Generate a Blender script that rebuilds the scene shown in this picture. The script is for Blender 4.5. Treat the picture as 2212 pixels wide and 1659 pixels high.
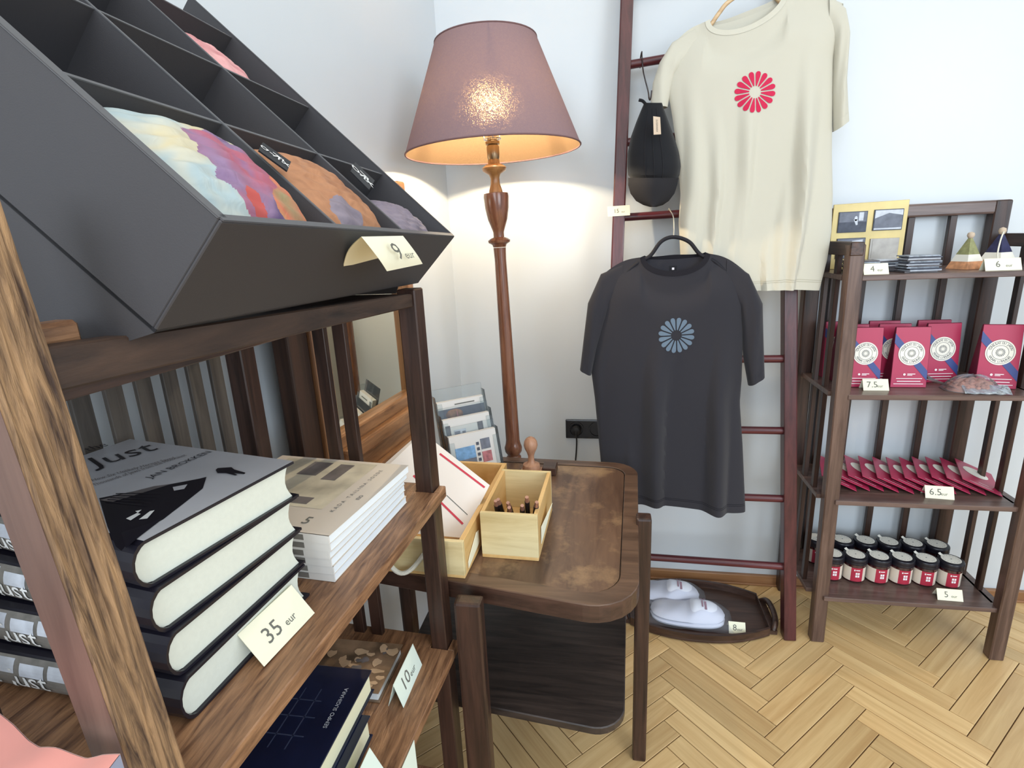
import bpy, bmesh, math, random
from mathutils import Vector, Matrix
SC = bpy.context.scene
for o in list(bpy.data.objects): bpy.data.objects.remove(o)
C = bpy.data.collections.new('shop'); SC.collection.children.link(C)
R = math.radians; PI = math.pi
V3 = lambda *a: Vector(a)

# ------------------------------------------------------------------ camera
FPX, CX, CY, EYE = 1165.0, 1106.0, 829.5, 1.25
_p, _r, _y = R(15.1), R(2.65), R(-10.6)
_f = Vector((math.sin(_y)*math.cos(_p), math.cos(_y)*math.cos(_p), -math.sin(_p)))
_rt = Vector((math.cos(_y), -math.sin(_y), 0)); _dn = _f.cross(_rt)
AX = _rt*math.cos(_r)+_dn*math.sin(_r); AY = -_rt*math.sin(_r)+_dn*math.cos(_r); AZ = _f
CAMP = Vector((0, 0, EYE))
cd = bpy.data.cameras.new('camera'); cam = bpy.data.objects.new('camera', cd); C.objects.link(cam)
cd.sensor_width = 36; cd.lens = 36*FPX/2212; cd.clip_start = 0.02
m = Matrix((AX, -AY, -AZ)).transposed().to_4x4(); m.translation = CAMP
cam.matrix_world = m; SC.camera = cam
# measuring helpers: turn a sight line into the point where it meets a real plane
def ray(x, y): return AX*((x-CX)/FPX)+AY*((y-CY)/FPX)+AZ
def at_z(x, y, z): d = ray(x, y); return CAMP+d*((z-EYE)/d.z)
def at_y(x, y, Y): d = ray(x, y); return CAMP+d*(Y/d.y)
def on_plane(x, y, p0, n): d = ray(x, y); return CAMP+d*((p0-CAMP).dot(n)/d.dot(n))

# ------------------------------------------------------------------ world and lights
W = bpy.data.worlds.new('world'); SC.world = W; W.use_nodes = True
bg = W.node_tree.nodes['Background']; bg.inputs[0].default_value = (0.76, 0.88, 1.0, 1); bg.inputs[1].default_value = 0.9
def area(name, loc, target, sx, sy, power, col):
    l = bpy.data.lights.new(name, 'AREA'); l.shape = 'RECTANGLE'; l.size = sx; l.size_y = sy
    l.energy = power; l.color = col
    o = bpy.data.objects.new(name, l); C.objects.link(o); o.location = loc
    o.rotation_euler = (Vector(target)-Vector(loc)).to_track_quat('-Z', 'Y').to_euler(); return o
area('window_light', (2.6, -2.2, 1.9), (0.1, 1.5, 0.9), 1.6, 1.8, 60, (0.80, 0.90, 1.0))
area('window_light', (-0.6, -2.6, 2.0), (-0.2, 1.3, 0.8), 1.4, 1.8, 43, (0.80, 0.90, 1.0))
area('overhead_fill', (0.6, 0.2, 2.95), (0.5, 0.6, 0), 1.6, 1.6, 16, (1.0, 0.97, 0.92))  # soft fill added from above, not a ceiling lamp
SC.view_settings.view_transform = 'Standard'; SC.view_settings.look = 'None'
SC.view_settings.exposure = 0.28; SC.view_settings.gamma = 1; SC.view_settings.use_curve_mapping = False

# ------------------------------------------------------------------ materials
def lin(c):
    return tuple((v/255/12.92 if v/255 <= .04045 else ((v/255+.055)/1.055)**2.4) for v in c)
def rgba(c): return (*lin(c), 1)
def newmat(name):
    m = bpy.data.materials.new(name); m.use_nodes = True
    return m, m.node_tree, m.node_tree.nodes['Principled BSDF']
def plain(name, c, rough=.6, spec=.4, metal=0, noise=0, nscale=60, bump=0, bscale=300, sheen=0, alpha=1, trans=0, coat=0):
    m, t, b = newmat(name); n = t.nodes; L = t.links
    b.inputs['Base Color'].default_value = rgba(c); b.inputs['Roughness'].default_value = rough
    b.inputs['Specular IOR Level'].default_value = spec; b.inputs['Metallic'].default_value = metal
    b.inputs['Coat Weight'].default_value = coat
    if sheen: b.inputs['Sheen Weight'].default_value = sheen
    if trans: b.inputs['Transmission Weight'].default_value = trans; b.inputs['IOR'].default_value = 1.2
    if alpha < 1: b.inputs['Alpha'].default_value = alpha
    if noise or bump:
        tc = n.new('ShaderNodeTexCoord')
    if noise:
        nz = n.new('ShaderNodeTexNoise'); nz.inputs['Scale'].default_value = nscale; nz.inputs['Detail'].default_value = 4
        L.new(tc.outputs['Object'], nz.inputs['Vector'])
        cr = n.new('ShaderNodeValToRGB'); k = noise
        cr.color_ramp.elements[0].position = .3; cr.color_ramp.elements[1].position = .7
        cr.color_ramp.elements[0].color = tuple(max(0, v*(1-k)) for v in lin(c))+(1,)
        cr.color_ramp.elements[1].color = tuple(min(1, v*(1+k)) for v in lin(c))+(1,)
        L.new(nz.outputs['Fac'], cr.inputs['Fac']); L.new(cr.outputs['Color'], b.inputs['Base Color'])
    if bump:
        nb = n.new('ShaderNodeTexNoise'); nb.inputs['Scale'].default_value = bscale; nb.inputs['Detail'].default_value = 3
        L.new(tc.outputs['Object'], nb.inputs['Vector'])
        bp = n.new('ShaderNodeBump'); bp.inputs['Strength'].default_value = bump; bp.inputs['Distance'].default_value = .002
        L.new(nb.outputs['Fac'], bp.inputs['Height']); L.new(bp.outputs['Normal'], b.inputs['Normal'])
    return m
def wood(name, dark, light, axis='z', rough=.42, across=55, along=3.5, bump=.15, contrast=(.32, .68), vary=0, patch=None, spec=.5, rot=0):
    """procedural timber, the grain runs along the given object axis"""
    m, t, b = newmat(name); n = t.nodes; L = t.links
    tc = n.new('ShaderNodeTexCoord'); mp = n.new('ShaderNodeMapping')
    s = [across]*3; s['xyz'.index(axis)] = along; mp.inputs['Scale'].default_value = s
    if rot:
        mr = n.new('ShaderNodeMapping'); mr.inputs['Rotation'].default_value = (0, 0, rot)
        L.new(tc.outputs['Object'], mr.inputs['Vector']); L.new(mr.outputs['Vector'], mp.inputs['Vector'])
    else: L.new(tc.outputs['Object'], mp.inputs['Vector'])
    src = mp.outputs['Vector']
    if vary:
        oi = n.new('ShaderNodeObjectInfo'); ad = n.new('ShaderNodeVectorMath'); ad.operation = 'ADD'
        mu = n.new('ShaderNodeMath'); mu.operation = 'MULTIPLY'; mu.inputs[1].default_value = 91
        L.new(oi.outputs['Random'], mu.inputs[0]); L.new(src, ad.inputs[0]); L.new(mu.outputs[0], ad.inputs[1]); src = ad.outputs[0]
    n1 = n.new('ShaderNodeTexNoise'); n1.inputs['Scale'].default_value = 1; n1.inputs['Detail'].default_value = 6
    n1.inputs['Roughness'].default_value = .62; n1.inputs['Distortion'].default_value = .6
    L.new(src, n1.inputs['Vector'])
    cr = n.new('ShaderNodeValToRGB'); cr.color_ramp.elements[0].position, cr.color_ramp.elements[1].position = contrast
    cr.color_ramp.elements[0].color = rgba(dark); cr.color_ramp.elements[1].color = rgba(light)
    L.new(n1.outputs['Fac'], cr.inputs['Fac']); col = cr.outputs['Color']
    if patch:
        n2 = n.new('ShaderNodeTexNoise'); n2.inputs['Scale'].default_value = patch[1]; n2.inputs['Detail'].default_value = 6
        n2.inputs['Roughness'].default_value = .7
        L.new(tc.outputs['Object'], n2.inputs['Vector'])
        c2 = n.new('ShaderNodeValToRGB'); c2.color_ramp.elements[0].position = .5; c2.color_ramp.elements[1].position = .66
        L.new(n2.outputs['Fac'], c2.inputs['Fac'])
        mx = n.new('ShaderNodeMixRGB'); L.new(c2.outputs['Color'], mx.inputs[0]); L.new(col, mx.inputs[1]); mx.inputs[2].default_value = rgba(patch[0]); col = mx.outputs[0]
    if vary:
        hs = n.new('ShaderNodeHueSaturation'); mr2 = n.new('ShaderNodeMapRange'); mr2.inputs['To Min'].default_value = 1-vary; mr2.inputs['To Max'].default_value = 1+vary
        L.new(oi.outputs['Random'], mr2.inputs['Value']); L.new(mr2.outputs[0], hs.inputs['Value']); L.new(col, hs.inputs['Color']); col = hs.outputs[0]
    L.new(col, b.inputs['Base Color'])
    b.inputs['Roughness'].default_value = rough; b.inputs['Specular IOR Level'].default_value = spec
    if bump:
        bp = n.new('ShaderNodeBump'); bp.inputs['Strength'].default_value = bump; bp.inputs['Distance'].default_value = .003
        L.new(n1.outputs['Fac'], bp.inputs['Height']); L.new(bp.outputs['Normal'], b.inputs['Normal'])
    return m
M = {}
M['wall'] = plain('wall paint', (208, 213, 216), .30, .45, noise=.02, nscale=1.5)
M['ceil'] = plain('ceiling paint', (235, 235, 232), .8)
M['floor'] = wood('oak parquet', (194, 154, 102), (230, 198, 144), 'x', .36, 42, 2.2, .12, (.25, .75), vary=.16)
M['gap'] = plain('parquet joint', (88, 58, 32), .8)
M['skirt'] = wood('skirting wood', (132, 92, 60), (164, 120, 82), 'x', .35, 40, 2)
M['dark_z'] = wood('dark stained wood upright', (34, 22, 18), (74, 50, 40), 'z', .38, 60, 4, .2)
M['dark_y'] = wood('dark stained wood board', (38, 25, 19), (86, 58, 44), 'y', .36, 60, 4, .2)
M['dark_x'] = wood('dark stained wood board across', (48, 32, 26), (82, 58, 48), 'x', .34, 60, 4, .15)
M['board_y'] = wood('worn brown shelf board', (84, 54, 38), (176, 132, 96), 'y', .36, 130, 14, .4, (.3, .74))
M['rough'] = wood('weathered ridged wood', (60, 42, 33), (172, 136, 98), 'z', .75, 190, 9, 1.0, (.32, .66))
M['rail_z'] = wood('smooth reddish brown post side', (84, 60, 52), (116, 88, 76), 'z', .45, 40, 3, .1)
M['rail'] = wood('bare brown rail', (38, 27, 22), (78, 58, 46), 'y', .5, 50, 5, .3)
M['slat'] = wood('grey brown slat', (56, 50, 46), (96, 88, 80), 'z', .6, 60, 4, .2)
M['table'] = wood('worn table top', (74, 52, 40), (116, 88, 68), 'y', .34, 30, 5, .12, (.3, .7), patch=((150, 120, 88), 6))
M['tabledge'] = wood('table rim', (72, 52, 40), (110, 84, 66), 'x', .35, 40, 4, .1)
M['ladder_z'] = wood('mahogany ladder rail', (58, 24, 26), (92, 44, 44), 'z', .3, 50, 4, .08)
M['ladder_x'] = wood('mahogany rung', (64, 20, 28), (100, 44, 48), 'x', .28, 50, 4, .08)
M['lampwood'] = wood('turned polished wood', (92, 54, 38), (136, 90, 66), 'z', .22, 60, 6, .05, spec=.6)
M['lampwood_lit'] = wood('lit turned neck', (128, 86, 46), (176, 132, 84), 'z', .3, 60, 6, .05)  # neck wood coloured paler and golden, the bulb's light painted in
M['pine'] = wood('pale pine box', (196, 172, 120), (226, 208, 160), 'x', .5, 26, 3, .05, (.3, .6))
M['pine_in'] = wood('pale pine inside', (206, 164, 100), (226, 188, 128), 'y', .5, 26, 3, .05)
M['knob'] = wood('light knob wood', (158, 112, 84), (188, 142, 112), 'z', .45, 60, 8, .05)
M['mframe'] = wood('orange brown mirror moulding', (112, 76, 48), (166, 120, 80), 'y', .35, 60, 3, .12)
M['mframe_z'] = wood('orange brown mirror stile', (108, 72, 46), (160, 114, 76), 'z', .35, 60, 3, .12)
M['brown_z'] = wood('brown stained upright', (74, 54, 46), (114, 90, 78), 'z', .36, 60, 4, .15)
M['brown_x'] = wood('brown stained board', (76, 58, 52), (116, 94, 86), 'x', .3, 60, 4, .12)
M['shelfdark'] = wood('near black shelf wood', (34, 28, 26), (70, 58, 52), 'x', .42, 60, 5, .25)  # darker wood for the lower shelf and the table top groove
M['mdark'] = wood('dark mirror back rail', (40, 26, 20), (72, 48, 36), 'z', .5, 60, 3, .12)
M['mirror'] = plain('mirror glass', (225, 222, 205), .02, 1, 1)
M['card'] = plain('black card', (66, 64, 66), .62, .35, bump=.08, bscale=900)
M['cardedge_lit'] = plain('black card lit edge', (92, 92, 94), .55, .35)  # card colour painted lighter where its top edges face the light
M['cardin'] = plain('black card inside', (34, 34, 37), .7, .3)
M['paper'] = plain('cream card', (244, 240, 214), .75, .2)
M['cardshade'] = plain('shaded white card', (226, 238, 226), .75, .2)  # same white card with a greenish shade mixed into its colour
M['ink'] = plain('grey ink', (112, 112, 106), .8, .1)
M['pages'] = plain('book pages', (222, 225, 212), .8, .1, noise=.02, nscale=200, bump=.1, bscale=700)
M['pages_c'] = plain('cream book pages', (232, 228, 196), .8, .1, bump=.1, bscale=700)
M['pages_w'] = plain('white magazine pages', (236, 242, 246), .7, .2, bump=.1, bscale=500)
M['cover_navy'] = plain('dark navy jacket', (26, 24, 34), .3, .5)
M['cover_grey'] = plain('silver grey jacket print', (188, 188, 192), .30, .5, noise=.10, nscale=9)
M['cover_blk'] = plain('black print', (26, 24, 32), .35, .4)
M['cover_wht'] = plain('white print', (228, 228, 226), .5, .3)
M['spine_grey'] = plain('grey spine picture', (118, 114, 108), .4, .4, noise=.35, nscale=40)
M['navy'] = plain('navy cloth cover', (18, 26, 52), .28, .5, noise=.25, nscale=18)
M['embs'] = plain('embossed navy', (56, 64, 88), .4, .5)
M['mag'] = plain('beige magazine cover', (216, 206, 194), .45, .4)
M['magpic'] = plain('faded photograph print', (200, 192, 172), .45, .4, noise=.4, nscale=16)
M['magdark'] = plain('dark photo patch', (112, 106, 106), .45, .4, noise=.3, nscale=30)
M['spinew'] = plain('white spine', (222, 218, 212), .5, .3)
M['sepia'] = plain('sepia photograph', (120, 98, 78), .3, .5, noise=.75, nscale=22)
M['sepial'] = plain('sepia highlights', (196, 168, 138), .3, .5, noise=.2, nscale=30)
M['pink'] = plain('pink satin', (226, 150, 138), .5, .4, noise=.08, nscale=12, sheen=.3)
M['pinkedge'] = plain('pink pale edge', (250, 204, 192), .6, .3)
M['lilac'] = plain('lilac lining', (150, 156, 178), .6, .3)
M['shirtw'] = plain('cream jersey', (196, 192, 177), .9, .1, sheen=.2, bump=.06, bscale=1500)
M['shirtb'] = plain('black jersey', (48, 47, 52), .9, .15, sheen=.15, bump=.06, bscale=1500)
M['collarw'] = plain('cream rib', (200, 196, 181), .9, .1, bump=.2, bscale=800)
M['stitch'] = plain('beige stitching', (176, 170, 150), .9)
M['collarb'] = plain('black rib', (34, 33, 38), .9, .1, bump=.2, bscale=800)
M['red'] = plain('crimson print', (196, 34, 74), .6, .2)
M['slate'] = plain('slate blue print', (98, 114, 130), .6, .2)
M['cap'] = plain('black cap cotton', (24, 25, 29), .85, .2, bump=.1, bscale=1200, sheen=.1)
M['capb'] = plain('black cap brim', (38, 37, 40), .8, .2, bump=.1, bscale=1200)
M['kraft'] = plain('kraft tag', (206, 186, 164), .8, .1)
M['wire'] = plain('dark steel wire', (70, 62, 62), .35, .5, .7)
M['wirew'] = plain('pale wire', (206, 200, 182), .35, .5, .3)
M['velvet'] = plain('black hanger', (26, 25, 32), .7, .3)
M['hangw'] = wood('wooden hanger', (186, 152, 112), (222, 194, 154), 'x', .4, 60, 4, .05)
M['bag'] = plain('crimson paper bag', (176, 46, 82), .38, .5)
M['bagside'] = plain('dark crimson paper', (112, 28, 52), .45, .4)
M['blue'] = plain('blue stripe print', (58, 74, 134), .4, .5)
M['label'] = plain('white round label', (238, 234, 222), .5, .3)
M['labelink'] = plain('label ink', (120, 122, 124), .7, .1)
M['white'] = plain('white lettering', (246, 236, 236), .5, .2)
M['jar'] = plain('crimson jar label', (178, 50, 70), .4, .4)
M['jarl'] = plain('pale jar label', (222, 208, 192), .5, .3)
M['jarglass'] = plain('dark jam in glass', (58, 16, 22), .15, .6, coat=.4)
M['lid'] = plain('black jar lid', (22, 20, 30), .35, .5)
M['plate'] = plain('magnet edge', (150, 158, 168), .35, .5, noise=.5, nscale=90)
M['plated'] = plain('dark magnet edge', (88, 84, 88), .35, .5, noise=.4, nscale=90)
M['gold'] = plain('brass display board', (206, 184, 122), .38, .5, .15, noise=.12, nscale=14)
M['photo'] = plain('grey photograph', (120, 124, 136), .6, .3, noise=.22, nscale=45)
M['photod'] = plain('dark photograph', (84, 88, 100), .6, .3, noise=.2, nscale=60)
M['photol'] = plain('light photograph', (196, 200, 208), .35, .5, noise=.15, nscale=60)
M['pewter'] = plain('embossed pewter', (158, 152, 144), .4, .5, .4, noise=.15, nscale=40)
M['socket'] = plain('black socket plastic', (22, 20, 24), .25, .6)
M['cable'] = plain('black cable', (30, 28, 28), .5)
M['shoe'] = plain('white slipper cloth', (228, 232, 244), .8, .2, bump=.1, bscale=900)
M['logo'] = plain('faded plum logo', (158, 128, 144), .7)
M['rope'] = plain('white cotton rope', (232, 228, 212), .9, .1, bump=.6, bscale=500)
M['brass'] = plain('aged brass', (150, 128, 100), .3, .5, .8)
M['steel'] = plain('chrome', (200, 200, 205), .15, .5, 1)
M['nut'] = plain('roasted nuts', (164, 112, 92), .5, .4, noise=.3, nscale=60)
M['foil'] = plain('silver foil', (196, 204, 212), .2, .6, .75, bump=.8, bscale=90)
M['pen'] = plain('black pen', (24, 22, 26), .3, .5)
M['pengold'] = plain('rose gold tip', (196, 150, 130), .3, .5, .7)
M['sheet'] = plain('off white print sheet', (238, 228, 218), .5, .3)
M['redline'] = plain('red print line', (204, 58, 76), .5, .3)
M['tea'] = plain('tea pyramid orange', (206, 148, 108), .5, .3, noise=.3, nscale=60)
M['teag'] = plain('tea pyramid green', (148, 148, 104), .5, .3, noise=.3, nscale=60)
M['teab'] = plain('tea pyramid indigo', (52, 52, 84), .5, .3, noise=.3, nscale=60)
M['dawn'] = plain('pink print card', (210, 186, 190), .4)
M['skyp'] = plain('sky blue print', (120, 164, 206), .4, noise=.2, nscale=90)
M['brick'] = plain('brick red print', (176, 108, 110), .4, noise=.3, nscale=90)
def glassy(name, col, rough, a, milk=0):
    """thin clear plastic: mostly lets light straight through, with a soft shine"""
    m = bpy.data.materials.new(name); m.use_nodes = True; t = m.node_tree; n = t.nodes; L = t.links
    n.remove(n['Principled BSDF']); out = n['Material Output']
    tr = n.new('ShaderNodeBsdfTransparent'); tr.inputs[0].default_value = (*col, 1)
    gl = n.new('ShaderNodeBsdfGlossy'); gl.inputs['Roughness'].default_value = rough
    fr = n.new('ShaderNodeLayerWeight'); fr.inputs[0].default_value = a
    mx = n.new('ShaderNodeMixShader'); L.new(fr.outputs['Fresnel'], mx.inputs[0]); L.new(tr.outputs[0], mx.inputs[1]); L.new(gl.outputs[0], mx.inputs[2])
    df = n.new('ShaderNodeBsdfDiffuse'); df.inputs[0].default_value = (.85, .88, .95, 1); m3 = n.new('ShaderNodeMixShader'); m3.inputs[0].default_value = milk
    L.new(mx.outputs[0], m3.inputs[1]); L.new(df.outputs[0], m3.inputs[2]); L.new(m3.outputs[0], out.inputs[0]); return m
M['acrylic'] = glassy('clear acrylic', (.93, .95, .95), .05, .25, .03)
M['film'] = glassy('clear plastic film', (.95, .95, .97), .2, .12, .10)
def pillow_mat(name, cols, scale, seed):
    """printed cloth: soft clouds of colour"""
    m, t, b = newmat(name); n = t.nodes; L = t.links
    tc = n.new('ShaderNodeTexCoord'); mp = n.new('ShaderNodeMapping'); mp.inputs['Location'].default_value = (seed, seed*.7, 0)
    L.new(tc.outputs['Object'], mp.inputs['Vector'])
    nz = n.new('ShaderNodeTexNoise'); nz.inputs['Scale'].default_value = scale; nz.inputs['Detail'].default_value = 3; nz.inputs['Distortion'].default_value = 1.2
    L.new(mp.outputs[0], nz.inputs['Vector'])
    cr = n.new('ShaderNodeValToRGB'); e = cr.color_ramp.elements
    e[0].position = .3; e[0].color = rgba(cols[0]); e[1].position = .7; e[1].color = rgba(cols[-1])
    for i, c in enumerate(cols[1:-1]):
        q = e.new(.3+.4*(i+1)/(len(cols)-1)); q.color = rgba(c)
    L.new(nz.outputs['Fac'], cr.inputs['Fac']); L.new(cr.outputs['Color'], b.inputs['Base Color'])
    b.inputs['Roughness'].default_value = .7
    bp = n.new('ShaderNodeBump'); bp.inputs['Strength'].default_value = .35; bp.inputs['Distance'].default_value = .004
    w = n.new('ShaderNodeTexNoise'); w.inputs['Scale'].default_value = 40; w.inputs['Distortion'].default_value = 2
    L.new(mp.outputs[0], w.inputs['Vector']); L.new(w.outputs['Fac'], bp.inputs['Height']); L.new(bp.outputs['Normal'], b.inputs['Normal'])
    return m
M['cloth1'] = pillow_mat('cream and sky blue painted cloth', [(200, 184, 142), (188, 186, 170), (160, 176, 178), (196, 190, 170)], 11, 3)
M['cloth1p'] = pillow_mat('purple and rose painted cloth', [(96, 76, 116), (140, 112, 142), (170, 92, 108), (122, 106, 146)], 10, 9)
M['cloth1t'] = pillow_mat('tan painted cloth', [(196, 158, 104), (206, 118, 88), (150, 134, 96)], 16, 5)
M['coral'] = plain('coral print', (186, 84, 78), .7)
M['cloth2'] = pillow_mat('orange brown embossed cloth', [(140, 92, 64), (176, 124, 88), (160, 108, 76)], 14, 2)
M['cloth3'] = pillow_mat('grey mauve cloth', [(108, 98, 108), (140, 128, 138), (120, 108, 122)], 12, 7)
M['cloth4'] = pillow_mat('rose pink cloth', [(196, 128, 130), (226, 168, 166), (210, 148, 150)], 12, 4)
M['cloth5'] = pillow_mat('sand cloth', [(190, 168, 142), (214, 196, 168), (196, 174, 158)], 12, 1)
# lampshade: cloth that lets the bulb glow through
def shade_mat():
    m = bpy.data.materials.new('mauve lampshade cloth'); m.use_nodes = True; t = m.node_tree; n = t.nodes; L = t.links
    n.remove(n['Principled BSDF']); out = n['Material Output']
    df = n.new('ShaderNodeBsdfDiffuse'); df.inputs[0].default_value = rgba((130, 110, 115))
    dfi = n.new('ShaderNodeBsdfDiffuse'); dfi.inputs[0].default_value = rgba((108, 88, 68))
    geo = n.new('ShaderNodeNewGeometry'); ms = n.new('ShaderNodeMixShader')
    L.new(geo.outputs['Backfacing'], ms.inputs[0]); L.new(df.outputs[0], ms.inputs[1]); L.new(dfi.outputs[0], ms.inputs[2])
    tr = n.new('ShaderNodeBsdfTranslucent'); tr.inputs[0].default_value = rgba((190, 150, 128))
    mx = n.new('ShaderNodeMixShader'); mx.inputs[0].default_value = .017
    L.new(ms.outputs[0], mx.inputs[1]); L.new(tr.outputs[0], mx.inputs[2])
    rf = n.new('ShaderNodeBsdfRefraction'); rf.inputs['Color'].default_value = rgba((255, 214, 150)); rf.inputs['Roughness'].default_value = .62; rf.inputs['IOR'].default_value = 1.2
    tc = n.new('ShaderNodeTexCoord'); nz = n.new('ShaderNodeTexNoise'); nz.inputs['Scale'].default_value = 170; nz.inputs['Distortion'].default_value = 2.0
    L.new(tc.outputs['Object'], nz.inputs['Vector'])
    mr = n.new('ShaderNodeMapRange'); mr.inputs['From Min'].default_value = .46; mr.inputs['From Max'].default_value = .56; mr.inputs['To Min'].default_value = .0005; mr.inputs['To Max'].default_value = .020
    L.new(nz.outputs['Fac'], mr.inputs['Value'])
    bp = n.new('ShaderNodeBump'); bp.inputs['Strength'].default_value = 1; bp.inputs['Distance'].default_value = .006; L.new(nz.outputs['Fac'], bp.inputs['Height']); L.new(bp.outputs['Normal'], rf.inputs['Normal'])
    m2 = n.new('ShaderNodeMixShader'); L.new(mr.outputs[0], m2.inputs[0]); L.new(mx.outputs[0], m2.inputs[1]); L.new(rf.outputs[0], m2.inputs[2])
    L.new(m2.outputs[0], out.inputs[0]); return m
M['shade'] = shade_mat()
def emis(name, col, s):
    m, t, b = newmat(name); b.inputs['Base Color'].default_value = (*col, 1); b.inputs['Emission Color'].default_value = (*col, 1); b.inputs['Emission Strength'].default_value = s; return m
M['bulb'] = emis('glowing bulb', (1, .80, .54), 2300)

# ------------------------------------------------------------------ mesh helpers
WO = {}
class MB:
    def __init__(s): s.v = []; s.f = []; s.mi = []; s.mats = []
    def mat(s, m):
        m = M[m] if isinstance(m, str) else m
        if m not in s.mats: s.mats.append(m)
        return s.mats.index(m)
    def add(s, pts, faces, m):
        k = len(s.v); i = s.mat(m); s.v += [Vector(p) for p in pts]
        for f in faces: s.f.append([k+a for a in f]); s.mi.append(i)
        return s
    def hexa(s, p, m):   # 8 points: bottom ring 0-3, top ring 4-7
        return s.add(p, [(3, 2, 1, 0), (4, 5, 6, 7), (0, 1, 5, 4), (1, 2, 6, 5), (2, 3, 7, 6), (3, 0, 4, 7)], m)
    def box(s, x0, x1, y0, y1, z0, z1, m, fr=None):
        p = [(x0, y0, z0), (x1, y0, z0), (x1, y1, z0), (x0, y1, z0), (x0, y0, z1), (x1, y0, z1), (x1, y1, z1), (x0, y1, z1)]
        if fr: p = [fr(*q) for q in p]
        return s.hexa(p, m)
    def beam(s, a, b, w, d, m, side=(1, 0, 0)):  # rectangular bar a->b, w along side, d across
        a = Vector(a); b = Vector(b); t = (b-a).normalized(); sd = Vector(side); sd = (sd-t*sd.dot(t)).normalized(); n = t.cross(sd)
        q = [(-1, -1), (1, -1), (1, 1), (-1, 1)]
        return s.hexa([a+sd*i*w/2+n*j*d/2 for i, j in q]+[b+sd*i*w/2+n*j*d/2 for i, j in q], m)
    def prism(s, pts, off, m, m2=None):  # planar loop extruded by vector off
        n = len(pts); off = Vector(off); P = [Vector(p) for p in pts]
        s.add(P+[p+off for p in P], [tuple(range(n-1, -1, -1)), tuple(range(n, 2*n))], m)
        k = len(s.v)-2*n; i = s.mat(m2 or m)
        for a in range(n): b = (a+1) % n; s.f.append([k+a, k+b, k+n+b, k+n+a]); s.mi.append(i)
        return s
    def poly(s, pts, m): return s.add(pts, [tuple(range(len(pts)))], m)
    def tube(s, path, r, m, n=8, cap=True, closed=False):
        P = [Vector(p) for p in path]; k = len(P); rr = r if isinstance(r, (list, tuple)) else [r]*k; vs = []; fs = []
        up = None
        for i, p in enumerate(P):
            t = (P[(i+1) % k] - P[i-1]) if closed else (P[min(i+1, k-1)]-P[max(i-1, 0)])
            t.normalize()
            if up is None: up = t.orthogonal().normalized()
            up = (up-t*up.dot(t)).normalized(); w = t.cross(up)
            for j in range(n):
                a = 2*PI*j/n; vs.append(p+(up*math.cos(a)+w*math.sin(a))*rr[i])
        for i in range(k if closed else k-1):
            for j in range(n):
                b = (i+1) % k; fs.append((i*n+j, i*n+(j+1) % n, b*n+(j+1) % n, b*n+j))
        if cap and not closed: fs += [tuple(range(n-1, -1, -1)), tuple(range((k-1)*n, k*n))]
        return s.add(vs, fs, m)
    def lathe(s, prof, c, m, n=32, axis=(0, 0, 1), mats=None, cap=True):
        ax = Vector(axis).normalized(); e = ax.orthogonal().normalized(); w = ax.cross(e); c = Vector(c); vs = []
        for r, z in prof:
            for j in range(n):
                a = 2*PI*j/n; vs.append(c+ax*z+(e*math.cos(a)+w*math.sin(a))*r)
        fs = []
        for i in range(len(prof)-1):
            for j in range(n): fs.append((i*n+j, i*n+(j+1) % n, (i+1)*n+(j+1) % n, (i+1)*n+j))
        if cap: fs += [tuple(range(n-1, -1, -1)), tuple(range((len(prof)-1)*n, len(prof)*n))]
        s.add(vs, fs, m)
        if mats:
            k = len(s.f)-len(fs)
            for i, mm in enumerate(mats):
                for j in range(n): s.mi[k+i*n+j] = s.mat(mm)
        return s
    def grid(s, fn, nu, nv, m, wrap=False):
        vs = [fn(i/nu, j/nv) for j in range(nv+1) for i in range(nu+(0 if wrap else 1))]; w = nu if wrap else nu+1
        fs = [(j*w+i, j*w+(i+1) % w, (j+1)*w+(i+1) % w, (j+1)*w+i) for j in range(nv) for i in range(nu)]
        return s.add(vs, fs, m)
    def text(s, txt, o, xa, ya, h, m, align='CENTER', space=1.0):
        V, F = glyphs(txt, align, space); o = Vector(o); xa = Vector(xa).normalized(); ya = Vector(ya).normalized()
        return s.add([o+xa*(x*h)+ya*(y*h) for x, y in V], F, m)
    def build(s, name, parent=None, smooth=False, bevel=0, origin=None, seg=1, subd=0, weld=False, autos=False):
        me = bpy.data.meshes.new(name)
        o0 = WO[parent] if parent else Vector(origin) if origin is not None else (Vector((sum(v.x for v in s.v)/len(s.v), sum(v.y for v in s.v)/len(s.v), min(v.z for v in s.v))))
        me.from_pydata([v-o0 for v in s.v], [], s.f)
        for mt in s.mats: me.materials.append(mt)
        me.polygons.foreach_set('material_index', s.mi)
        bm = bmesh.new(); bm.from_mesh(me)
        if weld: bmesh.ops.remove_doubles(bm, verts=bm.verts, dist=1e-5)
        if bevel:
            ed = [e for e in bm.edges if len(e.link_faces) == 2 and e.calc_face_angle(0) > .5]
            bmesh.ops.bevel(bm, geom=ed, offset=bevel, segments=seg, affect='EDGES', profile=.6, clamp_overlap=True)
        bmesh.ops.recalc_face_normals(bm, faces=bm.faces) if not subd == -1 else None
        if smooth:
            for f in bm.faces: f.smooth = True
            for e in bm.edges:
                if len(e.link_faces) == 2 and e.calc_face_angle(0) > 0.75: e.smooth = False
        bm.to_mesh(me); bm.free(); me.update()
        o = bpy.data.objects.new(name, me); C.objects.link(o)
        if parent: o.parent = parent; WO[o] = WO[parent]
        else: o.location = o0; WO[o] = o0
        return o
_gc = {}
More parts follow.
